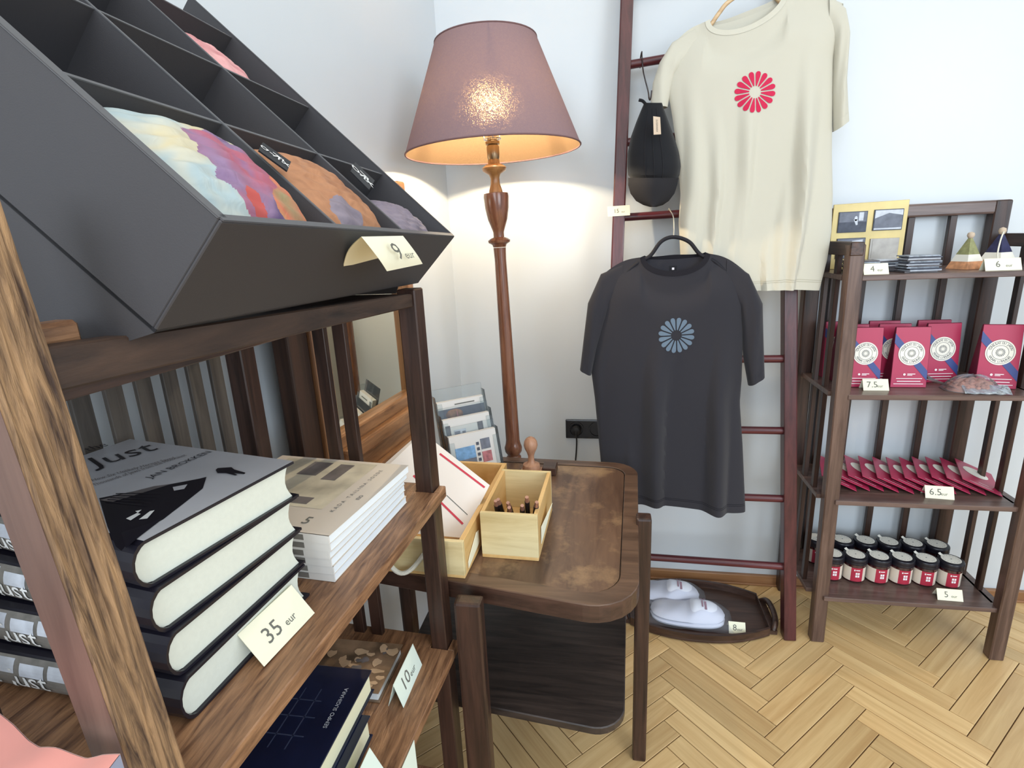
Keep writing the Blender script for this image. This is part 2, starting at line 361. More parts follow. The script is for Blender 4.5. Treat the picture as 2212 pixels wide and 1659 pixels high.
def glyphs(txt, align, space):
    k = (txt, align, space)
    if k not in _gc:
        cu = bpy.data.curves.new('t', 'FONT'); cu.body = txt; cu.size = 1; cu.align_x = align; cu.space_character = space; cu.resolution_u = 2
        ob = bpy.data.objects.new('t', cu); C.objects.link(ob)
        dg = bpy.context.evaluated_depsgraph_get(); me = bpy.data.meshes.new_from_object(ob.evaluated_get(dg))
        _gc[k] = ([(v.co.x, v.co.y) for v in me.vertices], [tuple(p.vertices) for p in me.polygons])
        bpy.data.objects.remove(ob); bpy.data.curves.remove(cu); bpy.data.meshes.remove(me)
    return _gc[k]
def tag(o, label, cat=None, group=None):
    if label: o['label'] = label
    if cat: o['category'] = cat
    if group: o['group'] = group
    return o
def thing(name, loc, label, cat, group=None):
    o = bpy.data.objects.new(name, None); C.objects.link(o); o.location = loc; o.empty_display_size = .05; WO[o] = Vector(loc)
    return tag(o, label, cat, group)
def struct(o): o['kind'] = 'structure'; return o
def frame(o, th, tilt=0):
    """local frame: u horizontal at heading th (from +x), v horizontal across, w up"""
    U = Vector((math.cos(th), math.sin(th), 0)); Vv = Vector((-math.sin(th), math.cos(th), 0)); o = Vector(o)
    return lambda u, v, w: o+U*u+Vv*v+Vector((0, 0, w))
rnd = random.Random(4)

# ------------------------------------------------------------------ room
WA = R(9.8); CORN = Vector((-.53, 1.83, 0)); WU = Vector((-math.sin(WA), -math.cos(WA), 0)); WN = Vector((math.cos(WA), -math.sin(WA), 0))
YB = 1.83
b = MB(); b.box(-.60, 3.6, YB, YB+.12, -.05, 3.05, 'wall'); struct(b.build('wall_back'))
b = MB(); a = CORN-WU*.12; e = CORN+WU*4.2
b.hexa([a, e, e-WN*.12, a-WN*.12]+[q+Vector((0, 0, 3.05)) for q in (a, e, e-WN*.12, a-WN*.12)], 'wall'); struct(b.build('wall_left'))
b = MB(); b.box(-1.2, 3.6, -2.9, YB+.12, 3.0, 3.08, 'ceil'); struct(b.build('ceiling'))
b = MB(); b.box(-.53, 3.5, YB-.016, YB, 0, .036, 'skirt'); b.box(-.53, 3.5, YB-.024, YB, 0, .008, 'skirt'); struct(b.build('baseboard_back', bevel=.002))
b = MB(); p = [CORN, CORN+WU*4, CORN+WU*4+WN*.016, CORN+WN*.016]; b.hexa(p+[q+Vector((0, 0, .036)) for q in p], 'skirt'); struct(b.build('baseboard_left', bevel=.002))
b = MB(); b.box(-1.2, 3.5, -2.8, YB+.05, -.06, -.0035, 'gap'); floor = struct(b.build('floor', origin=(0, 0, -.06)))
# herringbone: 350 x 54.5 mm staves
PW, PL = .0545, .3465; PS = R(44); A0, B0 = 1.095, .573
def pl_mesh(name, ln, wd):
    b = MB(); g = .0011
    b.box(g, ln-g, g, wd-g, 0, .0035, 'floor'); me = bpy.data.meshes.new(name)
    me.from_pydata(b.v, [], b.f); me.materials.append(M['floor'])
    bm = bmesh.new(); bm.from_mesh(me); ed = [e for e in bm.edges if all(v.co.z > .003 for v in e.verts)]
    bmesh.ops.bevel(bm, geom=ed, offset=.0009, segments=1, affect='EDGES'); bmesh.ops.recalc_face_normals(bm, faces=bm.faces); bm.to_mesh(me); bm.free(); return me
PM = pl_mesh('plank', PL, PW)
cand = []
ca, sa = math.cos(PS), math.sin(PS)
for k in range(-75, 90):
    for mm in range(-11, 12):
        for kind in (0, 1):
            if kind == 0: a0, b0 = A0+k*PW+mm*PL, B0+k*PW-mm*PL; cen = (a0+PW/2, b0+PL/2)      # runs along b
            else: a0, b0 = A0+k*PW+mm*PL, B0+(k-1)*PW-mm*PL; cen = (a0+PL/2, b0+PW/2)            # runs along a
            x = cen[0]*ca-cen[1]*sa; y = cen[0]*sa+cen[1]*ca
            if -1.0 < x < 3.3 and -2.6 < y < YB+.16 and x > -.62+(y-1.83)*.173-.1: cand.append((x, y, kind, a0, b0))
def pxy(a, b_): return a*ca-b_*sa, a*sa+b_*ca
cand.sort(key=lambda q: (q[0]-.75)**2*.8+(q[1]-1.25)**2)
fmb = MB(); cnt = 0
for i, (x, y, kind, a0, b0) in enumerate(cand):
    if kind == 0: px_, py_ = pxy(a0+PW, b0); rot = PS+PI/2
    else: px_, py_ = pxy(a0, b0); rot = PS
    dz = rnd.uniform(-.0004, .0004)
    if i < 290:
        o = bpy.data.objects.new('plank', PM); C.objects.link(o); o.parent = floor
        o.location = (px_, py_, .06-.0035+dz); o.rotation_euler = (rnd.uniform(-.001, .001), 0, rot)
    else:
        fr = frame((px_, py_, -.0035+dz), rot); fmb.box(.0007, PL-.0007, .0007, PW-.0007, 0, .0035, 'floor', fr)
o = fmb.build('plank', floor); o['kind'] = 'stuff'

# ------------------------------------------------------------------ slatted shelves
def post(b, x0, x1, y0, y1, z0, z1, m, fr=None): b.box(x0, x1, y0, y1, z0, z1, m, fr)
# --- right shelf
sh = thing('slatted_shelf', (.87, 1.68, 0), 'dark brown slatted wooden shelf of red packed goods right of the ladder', 'shelf')
def part(b, name, root, **k): return b.build(name, root, **k)
for (xt, xb, ya, yb, zt) in ((.619, .637, 1.537, 1.57, 1.197), (1.106, 1.112, 1.520, 1.553, 1.197), (.603, .612, 1.783, 1.818, 1.292), (1.076, 1.072, 1.783, 1.818, 1.292)):
    b = MB(); w = .019 if ya < 1.6 else .021
    b.hexa([(xb-w, ya, 0), (xb+w, ya, 0), (xb+w, yb, 0), (xb-w, yb, 0), (xt-w, ya, zt), (xt+w, ya, zt), (xt+w, yb, zt), (xt-w, yb, zt)], 'brown_z' if ya < 1.6 else 'dark_z')
    part(b, 'leg', sh, bevel=.003)
for zt, y0, x1 in ((1.118, 1.541, 1.088), (.800, 1.535, 1.092), (.486, 1.532, 1.10), (.168, 1.53, 1.10)):
    b = MB(); b.box(.637, x1, y0, 1.80, zt-.014, zt, 'brown_x'); b.box(.60, .64, 1.572, 1.785, zt-.014, zt, 'brown_x'); b.box(x1-.01, 1.118, 1.556, 1.785, zt-.014, zt, 'brown_x')
    part(b, 'shelf_board', sh, bevel=.0015)
b = MB()
b.box(.583, 1.098, 1.785, 1.815, 1.256, 1.293, 'brown_x'); part(b, 'top_rail', sh, bevel=.006, seg=2)
for x, xx in ((.609, .617), (1.094, 1.105)):
    b = MB(); b.hexa([(x-.016, 1.81, 1.168), (x+.016, 1.81, 1.168), (xx+.016, 1.535, 1.168), (xx-.016, 1.535, 1.168), (x-.016, 1.81, 1.202), (x+.016, 1.81, 1.202), (xx+.016, 1.535, 1.202), (xx-.016, 1.535, 1.202)], 'dark_y'); part(b, 'side_rail', sh, bevel=.002)
for x in (.965, .857, .749, .668):
    b = MB(); b.box(x-.010, x+.008, 1.796, 1.812, .155, 1.262, 'dark_z'); part(b, 'slat', sh, bevel=.001)
for x in (.610, 1.098):
    for y in (1.625, 1.705):
        b = MB(); b.box(x-.006, x+.006, y-.010, y+.010, .155, 1.175, 'dark_z'); part(b, 'slat', sh, bevel=.001)
# --- left shelf
SA = R(3.7); SO = Vector((-.327, .232, 0)); SU = Vector((math.sin(SA), math.cos(SA), 0)); SV = Vector((-math.cos(SA), math.sin(SA), 0))
def sl(u, v, z): return SO+SU*u+SV*v+Vector((0, 0, z))
SHL = .590
ls = thing('slatted_shelf', sl(.3, .16, 0), 'large dark wooden shelf in the left foreground with a ridged worn post', 'shelf')
b = MB()
# near front post: ridged weathered face
_pr = random.Random(3); _rg = [(_pr.uniform(380, 900), _pr.uniform(0, 6), _pr.uniform(5, 17), _pr.uniform(0, 6), _pr.uniform(.5, 1)) for _ in range(7)]
def ridge(u, z): return sum(a*math.sin(w*u+p+1.3*math.sin(k*z+q)) for w, p, k, q, a in _rg)/4.2
sn = lambda u, v, z: sl(u, v+(z-1.0)*.068-.004, z)   # this front leg splays outwards towards the floor
b.grid(lambda i, j: sn(.0345*i, -.0004-(.0016*(1-abs(ridge(.0345*i, 1.292*j)))*(1 if .02 < i < .98 else 0)), 1.292*j), 60, 260, 'rough')
b.box(0, .0345, .0000, .030, 0, 1.292, 'rail_z', sn)
part(b, 'leg', ls, smooth=False)['label'] = 'near post with a ridged weathered face'
b = MB(); b.box(SHL-.034, SHL, 0, .030, 0, 1.182, 'dark_z', sl); part(b, 'leg', ls, bevel=.002)
for u in (0, SHL-.036):
    b = MB(); b.box(u, u+.036, .328, .362, 0, 1.30, 'dark_z', sl); part(b, 'leg', ls, bevel=.002)
for zt in (.845, .53, .20):
    b = MB(); b.box(.034, SHL-.034, -.013, .35, zt-.02, zt, 'board_y', sl); b.box(.002, .036, .032, .328, zt-.02, zt, 'board_y', sl)
    b.box(SHL-.036, SHL-.002, .032, .328, zt-.02, zt, 'board_y', sl); b.box(SHL-.034, SHL-.006, -.013, -.001, zt-.02, zt, 'board_y', sl)
    part(b, 'shelf_board', ls, bevel=.0012)
b = MB(); b.box(.036, SHL-.036, .026, .325, 1.160, 1.176, 'dark_y', sl); part(b, 'shelf_board', ls, bevel=.001)
rl = lambda u, v, t: sl(u, v, (1.171-.015*u/.55) if not t else (1.200-.024*u/.55))
b = MB(); b.hexa([rl(.032, .014, 0), rl(SHL-.034, .004, 0), rl(SHL-.034, .024, 0), rl(.032, .034, 0), rl(.032, .014, 1), rl(SHL-.034, .004, 1), rl(SHL-.034, .024, 1), rl(.032, .034, 1)], 'rail'); part(b, 'front_rail', ls, bevel=.0015)
b = MB(); b.box(.034, .078, .036, .056, 1.165, 1.210, 'board_y', sl); part(b, 'glare_block', ls, bevel=.003)  # small paler block added to stand for glare on the board end
for z0, z1 in ((1.262, 1.30), (.10, .13)):
    b = MB(); b.box(.036, SHL-.036, .332, .358, z0, z1, 'dark_y', sl); part(b, 'back_rail', ls, bevel=.002)
for i in range(11):
    u = .052+i*.0445; b = MB(); b.box(u, u+.025, .340, .347, .13, 1.263, 'slat', sl); part(b, 'slat', ls, bevel=.001)
for u in (.010, SHL-.022):
    for v in (.150, .250) if u < .1 else (.146, .184):
        b = MB(); b.box(u, u+.012, v-.011, v+.011, .13, 1.15, 'dark_z', sl); part(b, 'slat', ls, bevel=.001)
    b = MB(); b.box(u-.004, u+.016, .030, .328, 1.150, 1.170, 'dark_y', sl); part(b, 'side_rail', ls, bevel=.002)
    b = MB(); b.box(u-.004, u+.016, .030, .328, .10, .14, 'dark_y', sl); part(b, 'side_rail', ls, bevel=.002)

# ------------------------------------------------------------------ ladder
LY = lambda z: 1.551+.12*z
LRX = lambda z: .556-.045*z
LLX = lambda z: -.018+.034*z
la = thing('ladder', (.27, 1.6, 0), 'mahogany red wooden ladder leaning on the wall and carrying two T-shirts and a cap', 'ladder')
for fx in (LLX, LRX):
    b = MB(); z1 = 2.15
    b.beam((fx(0), LY(0), 0), (fx(z1), LY(z1), z1), .036, .042, 'ladder_z'); part(b, 'rail', la, bevel=.004, seg=2)
RZ = [.237, .450, .660, .874, 1.087, 1.298, 1.512, 1.726, 1.94]
for i, z in enumerate(RZ):
    dz = [-.004, 0, 0, 0, 0, .003, .008, .014, .014][i]
    b = MB(); b.tube([(LLX(z)+.01, LY(z), z-dz*1.0), (LRX(z)-.01, LY(z), z+dz)], .0115, 'ladder_x', 12); part(b, 'rung', la, smooth=True)

# ------------------------------------------------------------------ floor lamp
LPY = 1.49
lz = lambda px, py: at_y(px, py, LPY)
tp, bt = lz(1066, 340), lz(1110, 985)
ax = (tp-bt).normalized(); base = bt-ax*(bt.z/ax.z)
lamp = thing('floor_lamp', base, 'tall turned wooden floor lamp with a glowing mauve shade, in the room corner', 'floor lamp')
def ln(py): # distance along axis for a pixel height on the pole
    q = lz(1066+(py-340)*.068, py); return (q.z)/ax.z
K = 1.5/FPX*1.03
b = MB(); b.lathe([(.135, 0), (.135, .012), (.125, .022), (.07, .034), (.045, .05), (.034, .075)], base, 'lampwood', 40, ax); part(b, 'base', lamp, smooth=True)
b = MB(); pr = [(.030, .07), (.024, .12), (.022, ln(990)-.03), (.022, ln(986)), (15*K*.9, ln(982)), (19*K, ln(974)), (20*K, ln(966)), (17*K, ln(958)), (15.5*K, ln(950)), (15*K, ln(850)), (13.5*K, ln(700)), (12*K, ln(560)), (13*K, ln(535))]
b.lathe(pr, base, 'lampwood', 28, ax); part(b, 'pole', lamp, smooth=True)
b = MB(); b.lathe([(13*K, ln(534)), (15*K, ln(528)), (22*K, ln(524)), (23*K, ln(519)), (18*K, ln(515)), (11*K, ln(512)), (11*K, ln(502)), (12*K, ln(498)), (14*K, ln(492)), (20*K, ln(474)), (24*K, ln(450)), (25.5*K, ln(425)), (24.5*K, ln(418)), (14*K, ln(416))], base, 'lampwood', 28, ax); part(b, 'vase_turning', lamp, smooth=True)
b = MB(); b.lathe([(14*K, ln(417)), (13.5*K, ln(412)), (9.5*K, ln(398)), (9*K, ln(385)), (12*K, ln(377)), (23*K, ln(369)), (24.5*K, ln(363)), (18*K, ln(357)), (12*K, ln(354)), (11*K, ln(345))], base, 'lampwood_lit', 28, ax); part(b, 'neck', lamp, smooth=True)
b = MB(); b.lathe([(10*K, ln(346)), (12*K, ln(340)), (12.5*K, ln(318)), (11*K, ln(314)), (14*K, ln(312)), (14*K, ln(306)), (10*K, ln(305)), (9*K, ln(292))], base, 'brass', 24, ax); part(b, 'bulb_socket', lamp, smooth=True)
SB, ST = ln(327), ln(90)
RB, RT = .2275, .127
b = MB(); N = 72
vs = []
b.grid(lambda i, j: base+ax*(SB+(ST-SB)*j)+(lambda e, w: (e*math.cos(2*PI*i)+w*math.sin(2*PI*i))*(RB+(RT-RB)*j))(ax.orthogonal().normalized(), ax.cross(ax.orthogonal().normalized())), N, 10, 'shade', wrap=True)
part(b, 'lamp_shade', lamp, smooth=True)
def ringpts(r, h, n=48):
    e = ax.orthogonal().normalized(); w = ax.cross(e); return [base+ax*h+(e*math.cos(2*PI*i/n)+w*math.sin(2*PI*i/n))*r for i in range(n)]
M['shaderim'] = plain('shade binding', (112, 84, 84), .8)
for r_, h_ in ((RB, SB), (RT, ST)):
    b = MB(); b.tube(ringpts(r_, h_), .0022, 'shaderim', 6, closed=True); part(b, 'shade_binding', lamp, smooth=True)
b = MB(); b.tube(ringpts(.022, ln(300), 24), .0022, 'steel', 6, closed=True)
for i in range(3):
    a_ = ringpts(.022, ln(300), 3)[i]; c_ = ringpts(RT, ST, 3)[i]; b.tube([a_, a_+(c_-a_)*.12+Vector((0, 0, .01)), c_], .0016, 'steel', 6)
part(b, 'shade_carrier', lamp, smooth=True)
bc = base+ax*(ln(250))
b = MB(); b.lathe([(.001, -.034), (.012, -.034), (.013, -.02), (.024, 0), (.029, .018), (.025, .036), (.012, .047), (.001, .049)], bc, 'acrylic', 20, ax, cap=False); part(b, 'light_bulb', lamp, smooth=True)
b = MB(); b.lathe([(.001, -.004), (.0065, -.002), (.0085, .008), (.0085, .020), (.0060, .029), (.001, .031)], bc, 'bulb', 16, ax, cap=False); part(b, 'filament', lamp, smooth=True)

# ------------------------------------------------------------------ table (trolley) with rounded top
def rounded(cs, rads, n=6):
    out = []; k = len(cs)
    for i in range(k):
        p = Vector(cs[i]); a = (Vector(cs[i-1])-p).normalized(); c = (Vector(cs[(i+1) % k])-p).normalized(); r = rads[i] if isinstance(rads, (list, tuple)) else rads
        if r <= 0: out.append(p); continue
        ang = a.angle(c); d = r/math.tan(ang/2); ce = p+(a+c).normalized()*(r/math.sin(ang/2))
        s0 = p+a*d; e0 = p+c*d
        for j in range(n+1):
            t = j/n; q = (s0-ce).lerp(e0-ce, t).normalized()*r; out.append(ce+q)
    return out
TZ = .645
tb = thing('side_table', (-.2, 1.1, 0), 'dark brown two-tier side table with a worn rounded top, below the floor lamp', 'table')
co = [(-.50, .863), (.050, .776), (.076, 1.392), (-.50, 1.425)]
ci = [(-.465, .893), (.018, .816), (.042, 1.362), (-.465, 1.393)]
O_ = rounded(co, [.05, .085, .07, .05], 8); I_ = rounded(ci, [.03, .06, .045, .03], 8); n = len(O_)
b = MB()
top = [Vector((p.x, p.y, TZ)) for p in O_]; inn = [Vector((p.x, p.y, TZ)) for p in I_]; fld = [Vector((p.x, p.y, TZ-.003)) for p in I_]; inn2 = [Vector((p.x, p.y, TZ-.0045)) for p in I_]; bot = [Vector((p.x, p.y, TZ-.036)) for p in O_]
b.add(top+inn, [(i, (i+1) % n, n+(i+1) % n, n+i) for i in range(n)], 'tabledge')
b.add(inn+inn2, [(i, (i+1) % n, n+(i+1) % n, n+i) for i in range(n)], 'shelfdark')
b.add(bot+top, [(i, (i+1) % n, n+(i+1) % n, n+i) for i in range(n)], 'dark_x'); b.poly(list(reversed(bot)), 'dark_x')
part(b, 'rim', tb, weld=True, bevel=.0015)
cenf = sum(fld, Vector())/n; b = MB(); b.prism([inn2[i]+(cenf-inn2[i]).normalized()*.0022-Vector((0, 0, .0105)) for i in range(n)], (0, 0, .0122), 'table'); b.prism([p-Vector((0, 0, .012)) for p in inn2], (0, 0, .006), 'shelfdark'); part(b, 'table_top', tb)
b = MB(); lo = rounded([(-.46, .885), (.030, .835), (.048, 1.33), (-.46, 1.36)], [.05, .06, .06, .05], 8)
b.prism([Vector((p.x, p.y, .312)) for p in lo], (0, 0, .018), 'shelfdark'); part(b, 'lower_shelf', tb, bevel=.002)
for x0, x1, y0, y1, zt in ((.058, .090, 1.062, 1.094, .660), (-.267, -.218, .772, .800, .642), (-.26, -.22, 1.415, 1.443, .60), (-.53, -.50, 1.12, 1.16, .60)):
    b = MB(); b.box(x0, x1, y0, y1, 0, zt, 'dark_z'); part(b, 'leg', tb, bevel=.005, seg=2)
b = MB(); b.box(-.44, .02, 1.10, 1.12, .29, .312, 'dark_x'); part(b, 'stretcher', tb)

# crates on the table ------------------------------------------------------
def crate(b, fr, w, d, h, t, mo='pine', mi='pine_in'):
    b.box(0, w, 0, d, 0, t, mi, fr)
    b.box(0, w, 0, t, t, h, mo, fr); b.box(0, w, d-t, d, t, h, mi, fr)
    b.box(0, t, t, d-t, t, h, mi, fr); b.box(w-t, w, t, d-t, t, h, mi, fr)
FZ = TZ-.0025
fr = frame((-.247, .915, FZ), R(-1.5))
pb = thing('wooden_box', fr(.056, .1, 0), 'small open pale wooden box holding black pens on the side table', 'box')
for nm, bx in (('bottom', (0, .113, 0, .205, 0, .007)), ('side_panel', (0, .008, .008, .197, .007, .098)), ('side_panel', (.105, .113, .008, .197, .007, .098)), ('end_panel', (0, .113, 0, .008, .007, .098)), ('end_panel', (0, .113, .197, .205, .007, .098))):
    b = MB(); b.box(*bx, 'pine' if nm == 'end_panel' else 'pine_in', fr); part(b, nm, pb, bevel=.0008)
PENS = [(.022, .05, .066, 4), (.036, .045, .068, -3), (.046, .062, .055, 6), (.058, .05, .062, -5), (.068, .05, .060, 9), (.080, .048, .076, 7), (.090, .056, .068, 14)]
for i, (u, v, h, a) in enumerate(PENS):
    p0 = fr(u-.010*a/10, v+.0, .009); p1 = fr(u+.004+.02*a/20, .012+.05*.2, h+.018)
    p0 = fr(u, .075+.004*(i % 3), .014); p1 = fr(u+.0012*a, .030+.003*(i % 2), h+.034)
    d = (p1-p0).normalized(); o = thing('pen', p0, ['leftmost black pen in the small wooden box', 'second black pen from the left in the small wooden box', 'short black pen third from the left in the small wooden box', 'middle black pen in the small wooden box', 'black pen right of the middle in the small wooden box', 'tallest black pen with a rose gold tip in the small wooden box', 'rightmost pen leaning in the small wooden box'][i], 'pen', 'pens in the small wooden box')
    b = MB(); b.tube([p0, p1], .0052, 'pen', 10); part(b, 'barrel', o, smooth=True)
    b = MB(); b.tube([p1, p1+d*.014], [.0046, .0036], 'pengold', 10); part(b, 'cap_tip', o, smooth=True)
# large crate
fr2 = frame((-.262, .838, TZ+.0004), R(-2.5)); L2 = lambda u, v, w: fr2(-u, v, w)   # u runs to the left
cr_ = thing('wooden_crate', L2(.1, .17, 0), 'large pale pine crate with a rope handle holding print sheets on the side table', 'crate')
CW, CD, CH = .205, .36, .0755
for nm, bx in (('bottom', (0, CW, 0, CD, 0, .006)), ('side_panel', (0, .010, .010, CD-.01, .006, CH)), ('side_panel', (CW-.01, CW, .010, CD-.01, .006, CH)), ('end_panel', (0, CW, 0, .010, .006, CH)), ('end_panel', (0, CW, CD-.01, CD, .006, CH))):
    b = MB(); b.box(*bx, 'pine' if (nm == 'end_panel' and bx[2] == 0) else 'pine_in', L2); part(b, nm, cr_, bevel=.0008)
b = MB(); pts = []
for i in range(17):
    t = i/16; pts.append(L2(.075+.085*t, -.006-.012*math.sin(PI*t), .048-.036*math.sin(PI*t)))
b.tube(pts, .0045, 'rope', 8); part(b, 'rope_handle', cr_, smooth=True)
b = MB()
for r_ in (.006,): b.lathe([(.0085, 0), (.0085, .001), (.004, .001)], L2(.012, -.0005, .03), 'ink', 14, fr2(0, -1, 0)-fr2(0, 0, 0))
# print sheets standing diagonally in the crate
pn = Vector((.30, -.55, .62)).normalized(); pp = L2(.06, .06, .03)
def onp(x, y, off=0): return on_plane(x, y, pp+pn*off, pn)
sheets = [[]]
for k in range(4):
    sx = -4*k; q = [(913+sx, 934+2*k), (1058+sx*1.0, 1048+k), (999, 1162), (868, 1150), (838+sx, 1006)]
    b = MB(); P_ = [onp(x, y, -.004*k) for x, y in q]; b.prism(P_, -pn*.0012, 'sheet')
    if k == 0:
        for (a, c_) in (((950, 980), (1047, 1053)), ((893, 1027), (1000, 1132)), ((897, 936), (897, 938))):
            A, D = onp(*a, .0005), onp(*c_, .0005); sd = (D-A).normalized().cross(pn)*.0022
            if (D-A).length > .02: b.poly([A-sd, D-sd, D+sd, A+sd], 'redline')
        A, D = onp(965, 1070, .0005), onp(1010, 1112, .0005); sd = (D-A).normalized().cross(pn)*.0008; b.poly([A-sd, D-sd, D+sd, A+sd], 'ink')
    o = b.build('print_sheet'); tag(o, ['front white print sheet with red lines in the pine crate', 'second white sheet just behind the front one in the pine crate', 'third white sheet in the pine crate', 'rearmost white sheet in the pine crate'][k], 'paper', 'print sheets in the pine crate')
# white stickers / price cards on crates
def tent(name, c, w, h, th, lean, text, label, grp='folded price cards', mat='paper', yaw_side=1, textm='ink', size=.62):
    """folded card standing like a roof: c = centre of the front bottom edge, th = heading of its width"""
    U = Vector((math.cos(th), math.sin(th), 0)); F = Vector((math.sin(th), -math.cos(th), 0)); c = Vector(c)
    dp = h*math.sin(lean); hh = h*math.cos(lean); t = .0006
    f0, f1 = c-U*w/2, c+U*w/2; r0, r1 = f0-F*dp+Vector((0, 0, hh)), f1-F*dp+Vector((0, 0, hh)); k0, k1 = f0-F*dp*2, f1-F*dp*2
    root = thing(name, c, label, 'price card', grp)
    b = MB(); nf = (r0-f0).cross(f1-f0).normalized()
    if nf.dot(F) < 0: nf = -nf
    b.prism([f0, f1, r1, r0], -nf*t, mat); part(b, 'front_panel', root)
    b = MB(); nk = (r1-k1).cross(k0-k1).normalized()
    if nk.dot(F) > 0: nk = -nk
    b.prism([k1, k0, r0, r1], -nk*t, mat); part(b, 'back_panel', root)
    if text:
        b = MB(); up = (r0-f0).normalized(); mid = (f0+f1)/2+nf*.0004
        big, small = text
        b.text(big, mid+up*h*.28-U*w*.14, U, up, h*size*1.15, textm); b.text(small, mid+up*h*.28+U*w*.16, U, up, h*size*.55, textm)
        part(b, 'lettering', root)
    return root

# sticker on crate side and card leaning on pen box
b = MB(); X_ = fr2(.0012, 0, 0); rp = [fr2(.0012, .085+.030*math.cos(a), .030+.026*math.sin(a)) for a in [2*PI*i/20 for i in range(20)]]
rp = [fr2(.0012, .02+.075*u, .010+.040*w) for u, w in ((0, 0), (1, .25), (1, .9), (.8, 1), (.15, .5), (0, .3))]
b.prism(rp, fr2(.001, 0, 0)-fr2(0, 0, 0), 'paper'); o = b.build('price_card'); tag(o, 'white price card stuck on the right side of the pine crate', 'price card')
b = MB(); q = [(0, .03, .02), (0, .115, .028), (.012, .115, .066), (.001, .03, .058)]
b.prism([fr(.114+p[0], p[1], p[2]) for p in q], Vector((.0008, 0, 0)), 'paper'); o = b.build('price_card'); tag(o, 'small cream price card leaning on the right side of the pen box', 'price card')
# stamp with knob
sp = Vector((-.203, 1.31, FZ))
st = thing('hand_stamp', sp, 'wooden stamp with a round knob handle behind the pen box on the side table', 'stamp')
b = MB(); b.lathe([(.0, .0), (.022, .0), (.024, .006), (.022, .016), (.012, .020), (.0085, .026), (.008, .040), (.011, .050), (.016, .060), (.0185, .070), (.017, .080), (.012, .088), (.005, .0925), (0.0005, .093)], sp+Vector((0, 0, .012)), 'knob', 28, cap=False); part(b, 'knob', st, smooth=True)
b = MB(); f3 = frame(sp, R(-6)); b.box(-.028, .028, -.022, .022, 0, .013, 'knob', f3); part(b, 'stamp_block', st, bevel=.002)
b = MB(); f4 = frame(sp+Vector((.048, .01, 0)), R(-2)); b.box(-.018, .018, -.020, .024, 0, .022, 'dark_x', f4); o = b.build('ink_pad', bevel=.002); tag(o, 'small dark ink pad block beside the knobbed stamp', 'ink pad')
# brochure holder: three clear tiers leaning back
hth = R(38); _h = at_z(1089, 1006, FZ)-Vector((math.cos(hth), math.sin(hth), 0))*.150; hfr = frame(_h+Vector((0, 0, .0028)), hth)
bh = thing('brochure_holder', hfr(.07, .05, 0), 'clear acrylic brochure holder with three stepped pockets on the side table', 'brochure holder')
def lean_(fr, u, v, w, k=.28): return fr(u, v+w*k, w)
BT = [(0.0, .0, .105), (.0, .024, .150), (.0, .048, .195)]
for i, (du, v0, hh) in enumerate(BT):
    g = lambda u, v, w: lean_(hfr, u, v, w)
    b = MB(); t = .0018
    b.box(0, .150, v0+.020, v0+.020+t, .004, hh+.015, 'acrylic', g)
    b.box(0, t, v0, v0+.020, .004, hh, 'acrylic', g); b.box(.150-t, .150, v0, v0+.020, .004, hh, 'acrylic', g)
    b.box(0, .018, v0, v0+t, .004, hh-.02, 'acrylic', g); b.box(.132, .150, v0, v0+t, .004, hh-.02, 'acrylic', g)
    part(b, 'pocket', bh, bevel=.0005)
b = MB(); b.box(0, .150, 0, .072, 0, .004, 'acrylic', hfr); part(b, 'base', bh)
BR = [(.006, .006, .100, 'white city brochure with blue sky photograph, front pocket of the brochure holder'), (.006, .030, .138, 'white brochure with grey drawings, middle pocket of the brochure holder'), (.006, .054, .178, 'white brochure with a dark photograph, rear pocket of the brochure holder')]
for i, (u0, v0, hh, lab) in enumerate(BR):
    g = lambda u, v, w: lean_(hfr, u, v, w)
    root = thing('brochure', g(.066, v0, .006), lab, 'brochure', 'brochures in the holder')
    b = MB(); b.box(u0, u0+.138, v0, v0+.011, .006, hh, 'spinew', g); part(b, 'cover', root)
    b = MB(); qn = [0]; z = lambda u, w: g(u0+u, v0-.0006-.0002*qn[0], w)
    def q4(u0_, u1_, w0, w1, mt): qn[0] += 1; b.poly([z(u0_, w0), z(u1_, w0), z(u1_, w1), z(u0_, w1)], mt)
    xa = z(.1, .05)-z(0, .05); ya = z(0, .1)-z(0, .05)
    if i == 0:
        q4(.012, .070, .012, .068, 'skyp'); q4(.012, .070, .012, .036, 'photo'); q4(.088, .116, .052, .080, 'photo'); q4(.088, .116, .018, .046, 'brick')
        for k, ch in enumerate('TTTT'[:4]): q4(.075, .083, .066-k*.014, .074-k*.014, 'photod')
    elif i == 1:
        q4(.004, .018, .07, .122, 'plated'); q4(.026, .062, .082, .108, 'photol'); q4(.028, .044, .086, .104, 'photo'); q4(.05, .06, .09, .102, 'photo'); q4(.098, .114, .07, .118, 'plated')
    else:
        q4(.0, .138, .090, .158, 'photod'); b.add([z(.045+.026*math.cos(a), .142+.014*math.sin(a)) for a in [PI*2*k/20 for k in range(20)]], [tuple(range(20))], 'tea')
        qn[0] += 1; q4(.05, .11, .166, .169, 'ink'); q4(.052, .055, .13, .150, 'brick')
    part(b, 'cover_print', root)

